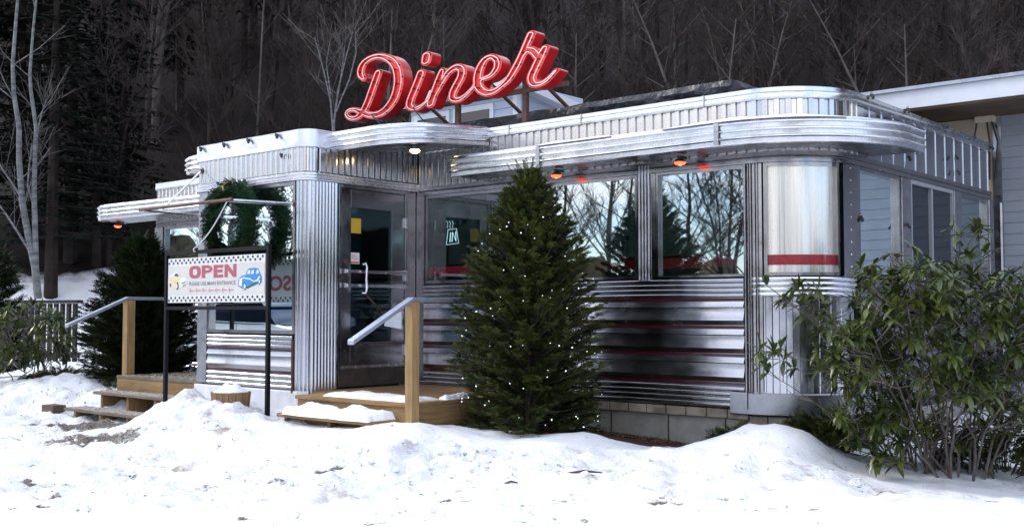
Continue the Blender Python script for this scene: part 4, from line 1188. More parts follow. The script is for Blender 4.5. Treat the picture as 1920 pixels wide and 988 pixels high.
def yew(name, label, cx, cy, z0, prof, seed, mat_n, nbr=620, spl=.11, needle=.03, cat='evergreen', lean=0):
    rng = random.Random(seed); root = empty(name, (cx, cy, z0), 0, label, cat)
    wood = MB(); fol = MB(); top = prof[-1][1]
    def rad(h):
        for (r0, h0), (r1, h1) in zip(prof[:-1], prof[1:]):
            if h0 <= h <= h1: return r0+(r1-r0)*(h-h0)/(h1-h0)
        return .02
    stems = []
    for k in range(7):
        a = rng.uniform(0, 2*PI); r = rng.uniform(.05, .35); hh = top*rng.uniform(.72, 1.0)
        pts = [Vector((cx+.05*math.cos(a), cy+.05*math.sin(a), z0-.1))]
        for t in (.3, .6, 1): pts.append(Vector((cx+math.cos(a)*r*rad(0.4)*min(1,t*1.6)*(1-.5*t*(hh/top)), cy+math.sin(a)*r*rad(.4)*min(1,t*1.6)*(1-.5*t*(hh/top)), z0+hh*t*.95)))
        wood.tube(pts, [.035, .026, .016, .004], 6); stems.append(pts)
    for k in range(nbr):
        h = top*(rng.random()**.85)*.985; a = rng.uniform(0, 2*PI)
        ph = noise.noise(Vector((math.cos(a)*1.8, math.sin(a)*1.8, h*3.2+seed)))
        r = rad(h)*(.93+.30*ph+rng.uniform(-.06,.10)); r = max(.05, r)
        rise = .30+.75*(h/top)**2; rise *= rng.uniform(.5, 1.2)
        base = Vector((cx, cy, z0+max(.02, h-r*rise))); d = Vector((math.cos(a), math.sin(a), rise)).normalized()
        L_ = r/max(.25, math.hypot(d.x, d.y)); tip = base + d*L_
        if tip.z > z0+top*1.01: tip.z = z0+top*1.01
        ns = max(3, int(L_/.048)); d = (tip-base).normalized()
        wood.tube([base, base.lerp(tip, .6)+Vector((0,0,-.02)), tip], [.008, .005, .002], 4, cap=False)
        for i in range(ns):
            t = .30+.70*(i+rng.random())/ns
            if t > 1: t = 1
            q = base.lerp(tip, t); sd = Vector((-d.y, d.x, 0)).normalized()
            for sg in (1, -1):
                dd = d*rng.uniform(.2, 1.1)+sd*sg*rng.uniform(.3, 1.2)+Vector((0,0,rng.uniform(-.3,.7)))
                spray_mesh(fol, q, dd, spl*rng.uniform(.55, 1.15)*(1.15-.4*t), rng, 7, needle)
        spray_mesh(fol, tip-d*.04, d, spl*rng.uniform(.9,1.5), rng, 9, needle)
    # leading shoots
    for k in range(26):
        a = rng.uniform(0, 2*PI); r = rng.uniform(0, rad(top*.93)*.9)
        p = Vector((cx+r*math.cos(a), cy+r*math.sin(a), z0+top*rng.uniform(.93,1.0)))
        spray_mesh(fol, p, Vector((math.cos(a)*.5, math.sin(a)*.5, 1)), rng.uniform(.08,.17), rng, 10, needle*.8)
    wood.build('trunk', M['bark'], root); fol.build('foliage', M[mat_n], root)
    return root, rad
tb = atd(985, 826, 9.76)
PROF = [(r_*1.03, h_*1.045) for r_, h_ in [(.50,0),(.60,.12),(.64,.45),(.645,.85),(.61,1.25),(.52,1.6),(.37,1.95),(.21,2.2),(.09,2.36),(.05,2.42)]]
yz = .25
yroot, yrad = yew('yew_tree', 'tall cone-shaped evergreen strung with tiny white lights in front of the diner', tb.x, tb.y+.05, yz, PROF, 3, 'needle', 900, spl=.085, needle=.026)
# fairy lights
fl_ = empty('string_lights', (tb.x, tb.y, yz), 0, 'string of tiny white fairy lights wound round the cone-shaped evergreen', 'string lights')
rng = random.Random(11); wm = MB(); pts = []; bulbs = []
for k in range(260):
    t = k/259; h = .12+2.0*t; a = t*2*PI*9.5+rng.uniform(-.12,.12); r = yrad(h)*(.96+.09*rng.random())
    h += .11*math.sin(a*1.7)+.07*math.sin(a*3.1+1)+rng.uniform(-.03,.03); r = yrad(max(0,min(2.3,h)))*(.96+.09*rng.random()); p = Vector((tb.x+r*math.cos(a), tb.y+.05+r*math.sin(a), yz+max(.05,h))); pts.append(p)
    if (p-Vector((tb.x, tb.y+.05, p.z))).dot(Vector((-tb.x, -tb.y, 0))) > 1.2 and rng.random() < .9: bulbs.append(p)
[wm.tube([p*.93+Vector((tb.x,tb.y+.05,p.z))*.07 if (i//9) % 3 else p for i, p in enumerate(pts)][a:a+40], .0022, 4) for a in ()]
for a, n_ in ((14, 9), (38, 6), (66, 7), (120, 5), (171, 6)): wm.tube(pts[a:a+n_], .0022, 4); wm.build('wire', M['wire'], fl_)
rng.shuffle(bulbs)
bm_ = MB().lathe([(.001,-.008),(.0038,-.004),(.0045,.002),(.003,.005),(.001,.007)], (0,0,0), 7)
fb_ = bm_.build('bulb', M['bulb'], None); fb_.parent = fl_; first = True
for p in bulbs[:70]:
    o = fb_ if first else fb_.copy()
    if not first: COL.objects.link(o)
    first = False; o.parent = fl_; o.location = p - fl_.location
    o.rotation_euler = (rng.uniform(0,3), rng.uniform(0,3), 0); o.scale = (rng.uniform(.55,1.25),)*3
# other evergreens
lb = atd(226, 700, 14.3)
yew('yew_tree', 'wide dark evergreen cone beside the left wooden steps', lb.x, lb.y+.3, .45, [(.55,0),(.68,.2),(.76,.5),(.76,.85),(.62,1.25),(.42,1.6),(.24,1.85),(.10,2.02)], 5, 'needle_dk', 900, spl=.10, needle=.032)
lb2 = atd(-15, 690, 18)
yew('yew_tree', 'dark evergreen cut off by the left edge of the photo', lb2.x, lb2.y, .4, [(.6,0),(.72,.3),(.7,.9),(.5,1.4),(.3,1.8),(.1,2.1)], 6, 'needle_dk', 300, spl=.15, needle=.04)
def low_yew(label, cx, cy, z0, rx, ry, hh, seed, n=420):
    rng = random.Random(seed); root = empty('low_yew_shrub', (cx, cy, z0), 0, label, 'shrub'); fol = MB(); wd = MB()
    for k in range(n):
        a = rng.uniform(0, 2*PI); r = rng.random()**.5; x = cx+rx*r*math.cos(a); y = cy+ry*r*math.sin(a)
        z = z0+hh*(1-r*r*.8)*rng.uniform(.35, 1.05); d = Vector((math.cos(a)*.9, math.sin(a)*.9, rng.uniform(.1,.8)))
        if k % 6 == 0: wd.tube([(cx+rx*.3*math.cos(a), cy+ry*.3*math.sin(a), z0-.05), (x, y, z)], [.008, .003], 4)
        for q in range(3): spray_mesh(fol, Vector((x, y, z)), d+Vector((rng.uniform(-.6,.6), rng.uniform(-.6,.6), rng.uniform(-.3,.3))), rng.uniform(.07,.13), rng, 8, .028)
    wd.build('stems', M['bark'], root); fol.build('foliage', M['needle'], root)
p = atd(1545, 835, 8.75); low_yew('low spreading evergreen half buried behind the snow mound by the rounded corner', p.x, p.y, gh(p.x,p.y)-.02, .38, .3, .26, 21)
p = atd(1385, 815, 9.25); low_yew('small evergreen tip poking up between the snow mound and the concrete foundation', p.x, p.y, gh(p.x,p.y), .26, .12, .16, 22, 130)
p = atd(1880, 860, 8.6); low_yew('dark low evergreen under the rhododendron at the right edge', p.x, p.y, gh(p.x,p.y), .5, .4, .38, 23, 420)
p = atd(120, 705, 15.2); low_yew('flat dark evergreen creeping out of the snow at the left', p.x, p.y, .42, .85, .4, .22, 24, 420)
p = atd(240, 712, 14.0); low_yew('low evergreen skirt in front of the wide dark evergreen cone', p.x, p.y, .38, .7, .25, .25, 25, 300)

# rhododendron
def leaf(mb, p, d, up, L_, wd, rng):
    d = d.normalized(); s = d.cross(up)
    if s.length < .05: s = d.orthogonal()
    s.normalize(); n = s.cross(d).normalized()
    prof = [(0,.10),(.2,.62),(.5,1.0),(.8,.68),(1,.05)]; b = len(mb.v)
    for t, w in prof:
        c = p + d*(L_*t) + n*(-.10*L_*t*t*2)
        mb.v.extend([tuple(c - s*wd*w + n*wd*.28*w), tuple(c), tuple(c + s*wd*w + n*wd*.28*w)])
    for i in range(4):
        a = b+i*3; mb.f.extend([(a, a+1, a+4, a+3), (a+1, a+2, a+5, a+4)])
def rhodo(label, bx, by, z0, tips, seed, LL=.125):
    rng = random.Random(seed); root = empty('rhododendron', (bx, by, z0), 0, label, 'shrub'); wd = MB(); lf = MB()
    hubs = []
    for (tx, ty_, tz) in rng.sample(tips, max(6, len(tips)//7)):
        T = Vector((tx, ty_, tz)); b0 = Vector((bx+rng.uniform(-.30,.30)+(tx-bx)*.22, by+rng.uniform(-.14,.14)+(ty_-by)*.2, z0-.05))
        P = [b0]
        for t in (.2, .4, .6, .8): P.append(b0.lerp(T, t)+Vector((rng.uniform(-.07,.07), rng.uniform(-.07,.07), rng.uniform(-.02,.08))))
        wd.tube(P, [.010, .009, .007, .006, .003], 5); hubs.append(P)
    for (tx, ty_, tz) in tips:
        T = Vector((tx, ty_, tz)); a = 0
        bst = min(((q-T).length + (.3 if q.z > T.z else 0), i, k) for i, P in enumerate(hubs) for k, q in enumerate(P) if k > 0)
        b0 = hubs[bst[1]][bst[2]]
        m1 = b0.lerp(T, .4)+Vector((rng.uniform(-.06,.06), rng.uniform(-.06,.06), rng.uniform(-.05,.05))); m2 = b0.lerp(T, .75)+Vector((rng.uniform(-.05,.05), rng.uniform(-.05,.05), rng.uniform(-.04,.02)))
        wd.tube([b0, m1, m2, T], [.005, .004, .003, .002], 4)
        d = (T-m2).normalized()
        ends = [(T, d)]
        for k in range(rng.choice((1,2,2,3))):
            q = m2.lerp(T, rng.uniform(-.3,.8)); dd = (d+Vector((rng.uniform(-1,1), rng.uniform(-1,1), rng.uniform(-.2,.8)))).normalized(); e = q+dd*rng.uniform(.08,.22)
            wd.tube([q, e], [.005,.003], 4); ends.append((e, dd))
        if rng.random() < .5:
            q = m1.lerp(m2, rng.random()); dd = Vector((rng.uniform(-1,1), rng.uniform(-1,1), rng.uniform(.1,1))).normalized()
            wd.tube([q, q+dd*.14, q+dd*.24+Vector((.03,0,.03))], [.005,.003,.0015], 4)
        for e, dd in ends:
            if rng.random() < .10: continue
            nl = rng.randint(6, 10); ax1 = dd.orthogonal().normalized(); ax2 = dd.cross(ax1); droop = rng.uniform(-.6, .55); ph = rng.random()*6
            for k in range(nl):
                a = ph+2*PI*k/nl+rng.uniform(-.2,.2); out_ = ax1*math.cos(a)+ax2*math.sin(a)
                v = out_ + dd*rng.uniform(.1,.7) + Vector((0,0,droop)); leaf(lf, e, v, Vector((0,0,1)) if abs(v.normalized().z) < .9 else Vector((1,0,0)), LL*rng.uniform(.65,1.2), LL*.155, rng)
    wd.build('stems', M['rhodo_stem'], root); lf.build('foliage', M['rhodo'], root, smooth=True); return root
rng = random.Random(5); tips = []
def pin(x, y, poly_):
    c = False
    for i in range(len(poly_)):
        (x0, y0), (x1, y1) = poly_[i-1], poly_[i]
        if (y0 > y) != (y1 > y) and x < (x1-x0)*(y-y0)/(y1-y0)+x0: c = not c
    return c
shape = [(1600,560),(1640,510),(1700,520),(1760,500),(1840,560),(1960,500),(1960,800),(1900,790),(1800,740),(1740,750),(1660,700),(1600,760),(1570,730),(1560,640),(1610,600)]
while len(tips) < 225:
    x, y = rng.uniform(1500, 1960), rng.uniform(490, 800)
    if pin(x, y, shape): tips.append(tuple(atd(x, y, rng.uniform(7.5, 8.9))))
for x, y, d in [(1470,560,8.2),(1505,590,8.2),(1450,660,8.1),(1490,690,8.2),(1440,700,8.0),(1530,560,8.3),(1495,545,8.4),(1560,600,8.2),(1545,640,8.0),(1800,440,8.4),(1835,445,8.5),(1815,480,8.4),(1860,470,8.5),(1820,520,8.3),(1800,510,8.5),(1680,870,7.9),(1710,880,7.8),(1660,850,7.9),(1640,800,8.0),(1600,790,7.9),(1620,820,8.0),(1580,760,7.9),(1560,700,8.0),(1680,480,8.5),(1640,520,8.4),(1580,650,8.1),(1690,780,7.9),(1660,790,7.9),(1760,760,7.9),(1570,790,8.0),(1590,830,8.1),(1620,770,8.0),(1700,820,8.0),(1730,800,8.1),(1880,800,8.2),(1900,540,8.3),(1910,600,8.2)]:
    tips.append(tuple(atd(x, y, d)))
for k_ in range(34): tips.append(tuple(atd(rng.uniform(1620, 1930), rng.uniform(730, 840), rng.uniform(8.0, 8.9))))
bp_ = atd(1760, 878, 8.35)
rhodo('leafy rhododendron with bare grey stems in front of the right corner of the diner', bp_.x, bp_.y, gh(bp_.x, bp_.y), tips, 8)
tips = []
for k in range(60): tips.append(tuple(atd(rng.uniform(-20, 130), rng.uniform(590, 690)+rng.uniform(-10,0), rng.uniform(14.6, 15.6))))
bp_ = atd(50, 700, 15.2)
rhodo('broad-leaved rhododendron at the left edge in front of the old railing', bp_.x, bp_.y, .4, tips, 9, LL=.15)

# ------------------------------------------------------------------ wreath
M['wreath'] = mat('wreath_needles', (.006,.024,.012), .5, 0, noise_s=12, col2=(.022,.07,.030), spec=.3)
wc = Vector((-9.82, 6.82, 2.40)); wr_ = empty('wreath', tuple(wc), 0, 'big green evergreen wreath hanging on the vestibule window', 'wreath')
rng = random.Random(14); fm = MB()
for k in range(2600):
    a = rng.uniform(0, 2*PI); rr = .355+rng.gauss(0, .018); ph = rng.uniform(0, 2*PI); th = rng.uniform(.045,.085)
    rr += th*math.cos(ph); p = wc+Vector((rr*math.cos(a), -th*math.sin(ph), rr*1.04*math.sin(a)))
    d = Vector((-math.sin(a)*.6+math.cos(a)*math.cos(ph), -math.sin(ph)-.3, math.cos(a)*.6+math.sin(a)*math.cos(ph)))
    spray_mesh(fm, p, d, .045, rng, 5, .024, .007)
fm.build('foliage', M['wreath'], wr_)
tr = MB(); tr.tube([tuple(wc+Vector((.355*math.cos(a), 0, .369*math.sin(a)))) for a in np.linspace(0, 2*PI, 40)], .062, 8); tr.build('ring', M['needle_dk'], wr_, smooth=True)
MB().tube([tuple(wc+Vector((0,-.09,.34))), tuple(wc+Vector((.0,-.10,.40))), tuple(wc+Vector((.01,.0,.48)))], .012, 5).build('ribbon', M['gold'], wr_)

# ------------------------------------------------------------------ decks
def planks_x(mb, x0, x1, y0, y1, z, t=.035, w=.14):
    y = y0
    while y < y1-.02:
        mb.box((x0, y, z-t), (x1, min(y+w-.006, y1), z)); y += w
dk = empty('entry_deck', (-7.7, 7.6, .3), 0, 'small pine deck with a snowy step in front of the metal door', 'deck')
dx0, dx1, dy0, dy1, dz = -8.70, -6.88, 6.66, FY-.04, .645
m_ = MB(); planks_x(m_, VX+.04, dx1, 7.06, dy1, dz); m_.box((-8.46, dy0-.02, dz-.035), (dx1+.02, dy0+.12, dz)); planks_x(m_, -8.46, dx1, dy0+.126, 7.05, dz)
m_.build('deck_boards', M['wood_x'], dk, bevel=.004)
m_ = MB(); m_.box((-8.44, dy0, .36), (dx1-.005, dy0+.035, dz-.037)); m_.build('front_skirt', M['wood_x'], dk)
m_ = MB(); m_.box((dx1-.04, dy0+.037, .33), (dx1, dy1, dz-.037)); m_.build('side_skirt', M['wood_y'], dk)
m_ = MB(); m_.box((-8.44, dy0+.036, .3), (-8.40, 6.98, dz-.037)); m_.build('side_skirt', M['wood_y'], dk)
m_ = MB(); m_.box((-8.30, 6.30, .47), (-6.98, 6.44, .505)); m_.box((-8.30, 6.446, .47), (-6.98, 6.60, .505)); 
stp = m_.build('step_tread', M['wood_x'], dk, bevel=.004)
m_ = MB()
for X in (-8.22, -7.6, -7.04): m_.box((X, 6.33, .25), (X+.04, 6.655, .468))
m_.box((-8.25, 6.42, .28), (-7.05, 6.44, .468)); m_.build('step_riser', M['wood_dk'], dk)
MB().box((-6.875, 6.60, .30), (-6.785, 6.69, 1.535)).build('post', M['wood_z'], dk, bevel=.004)
MB().box((-6.875, 8.40, .30), (-6.785, 8.49, 1.535)).build('post', M['wood_z'], dk, bevel=.004)
def rail(p_list, parent, w=.075, t=.042, nm='handrail'):
    mb = MB(); P = [Vector(p) for p in p_list]; vs = []
    for p in P:
        for dx, dz_ in ((-w/2, -t/2), (w/2, -t/2), (w/2, t/2), (-w/2, t/2)): vs.append((p.x+dx, p.y, p.z+dz_))
    n = len(P); fs = []
    for i in range(n-1):
        for k in range(4): a = i*4+k; b = i*4+(k+1) % 4; fs.append((a, b, b+4, a+4))
    fs += [(0,1,2,3), tuple((n-1)*4+k for k in range(4))]
    mb.add(vs, fs); return mb.build(nm, M['rail'], parent, bevel=.006)
M['rail'] = mat('galvanised_rail', (.42,.46,.54), .42, .75, noise_s=12, noise_a=.12)
rail([(-6.83, 8.5, 1.56), (-6.83, 6.62, 1.56), (-6.83, 5.93, 1.20)], dk)
def snowcap(name, label, x0, x1, y0, y1, z, h, seed, taper=.08):
    nx_, ny_ = 40, 22; mb = MB()
    for j in range(ny_+1):
        for i in range(nx_+1):
            u, v = i/nx_, j/ny_; wob = .03*noise.noise(Vector((u*6, v*6, seed)))
            x = x0+(x1-x0)*u; y = y0+(y1-y0)*v; e = min(u*(x1-x0), (1-u)*(x1-x0), v*(y1-y0), (1-v)*(y1-y0))/taper
            k = min(1, max(0, e)); k = math.sqrt(1-(1-k)**2)
            px_ = x+wob*(1-k); py_ = y+wob*(1-k)
            mb.v.append((px_, py_, z + k*h*(.75+.5*noise.noise(Vector((x*4, y*4, seed))))+ (.012*noise.noise(Vector((x*22,y*22,seed))) if k > .2 else 0)))
    for j in range(ny_):
        for i in range(nx_): a = j*(nx_+1)+i; mb.f.append((a, a+1, a+nx_+2, a+nx_+1))
    o = mb.build(name, M['snow'], None, smooth=True); return tag(o, label, 'snow', kind='stuff')
snowcap('snow', 'thick pillow of snow lying on the low step of the entry deck', -8.22, -7.0, 6.27, 6.63, .50, .12, 3, .13)
snowcap('snow', 'flat patch of snow left on the entry deck boards', -8.15, -6.98, 6.72, 7.15, dz-.004, .05, 5, .12)
MB_s = snowcap('snow', 'lumps of snow on the entry deck boards', -7.0, -6.90, 7.15, 7.5, dz-.004, .07, 8, .05)
# snow shovel lid / white panel behind the rail
o = MB().box((-8.62, 8.06, 1.22), (-8.60, 8.36, 1.52), Matrix.Identity(4)).build('white_plate', M['white'], None, bevel=.006)
bpy.data.objects.remove(o)
pnl = MB(); q = [at(688+34, 597, 7.9), at(752, 584, 7.9), at(752, 617, 7.9), at(720, 611, 7.9)]
pnl.add([tuple(v) for v in q] + [tuple(v+Vector((0,.02,0))) for v in q], [(0,1,2,3),(7,6,5,4),(0,4,5,1),(1,5,6,2),(2,6,7,3),(3,7,4,0)])
o = pnl.build('hanging_notice', M['white'], None, bevel=.004); tag(o, 'tilted blank white plate hanging on a cord from the handrail by the door', 'notice plate')

# left steps
ds = empty('wooden_steps', (-12, 7.2, .2), 0, 'wooden steps and landing with gravel on them left of the vestibule', 'steps')
lx0_, lx1_ = -12.62, -10.74
m_ = MB(); planks_x(m_, lx0_, lx1_, 7.10, 8.60, .66); m_.build('landing_boards', M['wood_grey'], ds, bevel=.004)
MB().box((lx0_+.01, 7.105, .44), (lx1_-.01, 7.14, .623)).build('front_skirt', M['wood_x'], ds)
MB().box((lx0_+.01, 7.142, .2), (lx0_+.05, 8.6, .623)).build('side_skirt', M['wood_y'], ds)
MB().box((lx0_-.02, 6.80, .440), (-10.95, 6.94, .475)).box((lx0_-.02, 6.946, .440), (-10.95, 7.09, .475)).build('step_tread', M['wood_grey'], ds, bevel=.004)
MB().box((lx0_-.12, 6.48, .255), (-10.95, 6.62, .29)).box((lx0_-.12, 6.626, .255), (-10.95, 6.77, .29)).build('step_tread', M['wood_grey'], ds, bevel=.004)
for X in (-12.5, -11.9, -11.3): MB().box((X, 6.83, .1), (X+.045, 7.08, .438)).build('stringer', M['wood_x'], ds); MB().box((X-.05, 6.51, .05), (X-.005, 6.785, .253)).build('stringer', M['wood_x'], ds)
MB().box((-12.6, 7.085, .1), (-11, 7.10, .436)).box((-12.65, 6.79, .0), (-11, 6.80, .25)).build('step_riser', M['wood_dk'], ds)
MB().box((-12.58, 7.15, .66), (-12.47, 7.26, 1.60)).build('post', M['wood_z'], ds, bevel=.004)
rail([(-12.52, 8.35, 1.625), (-12.52, 7.17, 1.625), (-12.52, 6.38, 1.285)], ds)
gr = MB(); rng = random.Random(31)
for k in range(2600):
    z, ya_, yb_, xa_, xb_ = rng.choice(((.66, 7.12, 8.3, lx0_+.1, lx1_), (.475, 6.82, 7.08, lx0_, -11), (.29, 6.5, 6.76, lx0_-.1, -11)))
    x, y = rng.uniform(xa_, xb_), rng.uniform(ya_, yb_); s_ = rng.uniform(.004, .011)
    b = len(gr.v); gr.v.extend([(x-s_, y-s_, z), (x+s_, y-s_*.7, z), (x+s_*.5, y+s_, z), (x, y, z+s_)]); gr.f.extend([(0+b,1+b,3+b),(1+b,2+b,3+b),(2+b,b,3+b)])
o = gr.build('gravel', mat('pale_grit', (.42,.39,.35), .9, noise_s=30, noise_a=.6), None); tag(o, 'pale grit strewn over the left wooden steps', 'gravel', kind='stuff')
# timber block by the steps
o = MB().box((-13.25, 6.45, .18), (-12.95, 6.62, .30)).build('timber_block', M['wood_dk'], None, bevel=.01); tag(o, 'short dark timber block lying in the snow beside the lowest left step', 'timber')

# half barrel planter
bc = atd(432, 770, 10.85); bz = .38
br_ = empty('barrel_planter', (bc.x, bc.y, bz), 0, 'half barrel wooden planter capped with snow below the vestibule window', 'planter')
bm2 = MB()
for k in range(18):
    a0, a1 = 2*PI*k/18+.012, 2*PI*(k+1)/18-.012; vs = []
    jr = rng.uniform(-.004,.004)
    for (r, z) in ((.155,0),(.185,.13),(.20,.27)):
        for a in (a0, a1): vs.append((bc.x+(r+jr)*math.cos(a), bc.y+(r+jr)*math.sin(a), bz+z))
    for (r, z) in ((.135,0),(.165,.13),(.18,.27)):
        for a in (a0, a1): vs.append((bc.x+r*math.cos(a), bc.y+r*math.sin(a), bz+z))
    bm2.add(vs, [(0,1,3,2),(2,3,5,4),(4,5,11,10),(6,8,9,7),(8,10,11,9),(0,2,8,6),(2,4,10,8),(1,7,9,3),(3,9,11,5)])
bm2.build('staves', M['barrel'], br_)
MB().lathe([(.172,.0),(.176,.0),(.182,.018),(.178,.018)], (bc.x, bc.y, bz+.07), 24).build('hoop', M['rust'], br_)
sm_ = MB()
for j in range(9):
    for k in range(24):
        r = .19*(j/8) ; a = 2*PI*k/24; x, y = bc.x+r*math.cos(a), bc.y+r*math.sin(a)
        hgt = .07*(1-(j/8)**3)*(.8+.9*noise.noise(Vector((x*9, y*9, 1)))) + .05*math.exp(-((x-bc.x+.1)**2+(y-bc.y)**2)/.004)
        sm_.v.append((x, y, bz+.255+max(0, hgt)))
for j in range(8):
    for k in range(24): a = j*24+k; b = j*24+(k+1) % 24; sm_.f.append((a, b, b+24, a+24))
o = sm_.build('snow', M['snow'], None, smooth=True); tag(o, 'cap of snow on the half barrel planter', 'snow', kind='stuff')

# ------------------------------------------------------------------ lamps
def heat_lamp(px, py, Y, zc_, label, s=1):
    p = at(px, py, Y); p.z = zc_
    r = empty('heat_lamp', tuple(p), 0, label, 'heat lamp', 'red heat lamps under the canopies')
    MB().lathe([(.012,.09*s),(.014,.05*s),(.03*s,.045*s),(.068*s,.02*s),(.072*s,.008*s),(.066*s,.008*s)], tuple(p), 20, cap=False).build('shade', M['steel_dull'], r, smooth=True)
    MB().lathe([(.064*s,.008),(.05*s,-.012),(.02*s,-.018),(.001,-.019)], tuple(p), 20).build('glowing_lens', M['heat'], r, smooth=True)
    MB().lathe([(.001,-.024),(.018*s,-.021),(.02*s,-.012)], tuple(p), 12).build('bulb', M['heat_core'], r, smooth=True)
    MB().box((p.x-.02, p.y-.02, p.z+.045), (p.x+.02, p.y+.09, p.z+.065)).build('bracket', M['rubber'], r)
    return r
heat_lamp(1275, 294, 8.36, 2.80, 'glowing red heat lamp under the canopy, the one nearest the rounded corner', .85)
heat_lamp(1043, 326, 8.36, 2.80, 'glowing red heat lamp under the canopy just right of the evergreen top', .85)
heat_lamp(221, 428, 8.55, 2.76, 'glowing red heat lamp under the far left canopy end', .85)
p = at(778, 273, 7.95); p.z = ez+.03
r = empty('porch_lamp', tuple(p), 0, 'yellow porch lamp in the soffit over the door', 'lamp')
MB().lathe([(.03,.06),(.03,.02),(.135,.0),(.14,-.008),(.13,-.008)], tuple(p), 24, cap=False).build('shade', M['steel_dull'], r, smooth=True)
MB().lathe([(.001,-.035),(.035,-.028),(.055,-.008),(.05,.006)], tuple(p), 20).build('globe', M['lampglow'], r, smooth=True)

# ------------------------------------------------------------------ house behind on the right
nb_ = empty('neighbour_building', (-1, 13.4, .3), 0, 'grey sided building with a wide white eave behind the right end of the diner', 'building')
sdp = []
z = .3
while z < 3.82: sdp += [(.0, z), (.014, z+.004), (.002, z+.128)]; z += .13
wy = 13.55
MB().sweep([(-3.85, wy), (6, wy)], sdp).build('siding', M['siding'], nb_)
MB().box((-5.3, wy+.05, 0), (6, 18, 3.84)).build('wall', M['beige'], nb_)
MB().box((-5.28, wy, 2.6), (-3.95, wy+.048, 3.84)).build('plywood_panel', M['beige'], nb_)
MB().box((-3.95, wy-.03, .3), (-3.85, wy+.02, 3.84)).build('corner_board', M['steel_dull'], nb_)
MB().tube([(-3.86, wy-.06, 2.75), (-3.86, wy-.06, .4)], .03, 8).build('downspout', M['steel_dull'], nb_)
mb = MB(); mb.box((-5.3, 12.5, 3.83), (6, 18, 4.04)); mb.build('eave', M['white'], nb_)
MB().box((-5.28, 12.53, 3.80), (6, 17.9, 3.827)).build('eave_shade_board', M['wood_dk'], nb_)  # added dark sheet, paints the shade on the underside of the eave
MB().box((-5.33, 12.46, 4.04), (6, 18, 4.08)).build('roof_flashing', M['steel_dull'], nb_)
MB().box((-7.3, 13.9, 3.5), (-5.34, 18, 4.12)).build('rear_roof', M['white'], nb_)
MB().box((-7.3, 13.3, 3.3), (-5.34, 13.9, 3.80)).build('rear_roof', M['white'], nb_)
jb = at(1848, 222, 13.5)
MB().box((jb.x-.11, 13.42, jb.z-.06), (jb.x+.11, 13.53, jb.z+.08)).build('junction_box', M['beige'], nb_, bevel=.01)
cbm = MB()
for dx in (-.14, .05, .14): cbm.tube([(jb.x+dx*.6, 13.45, jb.z-.05), (jb.x+dx, 13.48, jb.z-.3), (jb.x+dx*.7, 13.5, jb.z-.75)], .012, 5)
cbm.build('cable', M['rubber'], nb_)
snowcap('snow', 'snow patch on the white eave at the top right corner', at(1860,130,13.6).x, at(1905,130,13.6).x, 13.2, 14.2, 4.08, .12, 4, .3)
snowcap('snow', 'snow patch on the low white roof behind the right end of the diner', -6.3, -5.4, 13.95, 14.8, 4.12, .08, 6, .2)

# roof house behind the red sign
rh = empty('roof_house', (-12, 14, 3.3), 0, 'blue grey sided dormer with dark windows behind the red letters', 'dormer')
x0, x1, y0_, y1_ = -13.4, -11.0, 13.0, 14.75
sdp = []; z = 3.3
while z < 5.0: sdp += [(0, z), (.012, z+.004), (.002, z+.128)]; z += .13
M['siding_b'] = mat('blue_grey_siding', (.36,.41,.50), .55, 0, noise_s=3, noise_a=.06)
MB().sweep([(x0, y0_), (x1, y0_)], sdp).build('siding', M['siding_b'], rh)
MB().sweep([(x1, y0_), (x1, y1_)], sdp).build('siding', M['siding_b'], rh)
MB().box((x0+.02, y0_+.02, 3.3), (x1-.02, y1_, 4.95)).build('wall', M['siding_b'], rh)
rfm = MB()
vs = [(x0-.2, y0_-.25, 5.18), (x1+.22, y0_-.25, 5.18), (x1+.22, y1_+.3, 4.86), (x0-.2, y1_+.3, 4.86)]
rfm.add([(a, b, c) for a, b, c in vs] + [(a, b, c-.16) for a, b, c in vs], [(0,1,2,3),(7,6,5,4),(0,4,5,1),(1,5,6,2),(2,6,7,3),(3,7,4,0)])
rfm.build('roof', M['white'], rh)
MB().box((x1-.07, y0_-.02, 3.3), (x1+.02, y0_+.07, 4.99)).build('corner_trim', M['white'], rh)
for a, b in ((at(785,215,13).x, at(838,215,13).x), (at(858,210,13).x, at(920,210,13).x)):
    w = MB(); w.box((a-.08, y0_-.03, 3.6), (a, y0_+.03, 4.85)); w.box((b, y0_-.03, 3.6), (b+.08, y0_+.03, 4.85)); w.box((a, y0_-.03, 4.76), (b, y0_+.03, 4.85)); w.box((a, y0_-.03, 3.6), (b, y0_+.03, 3.68))
    wo = w.build('window', M['white'], rh); MB().box((a, y0_-.02, 3.68), (b, y0_-.013, 4.76)).build('pane', M['dkwin'], wo)

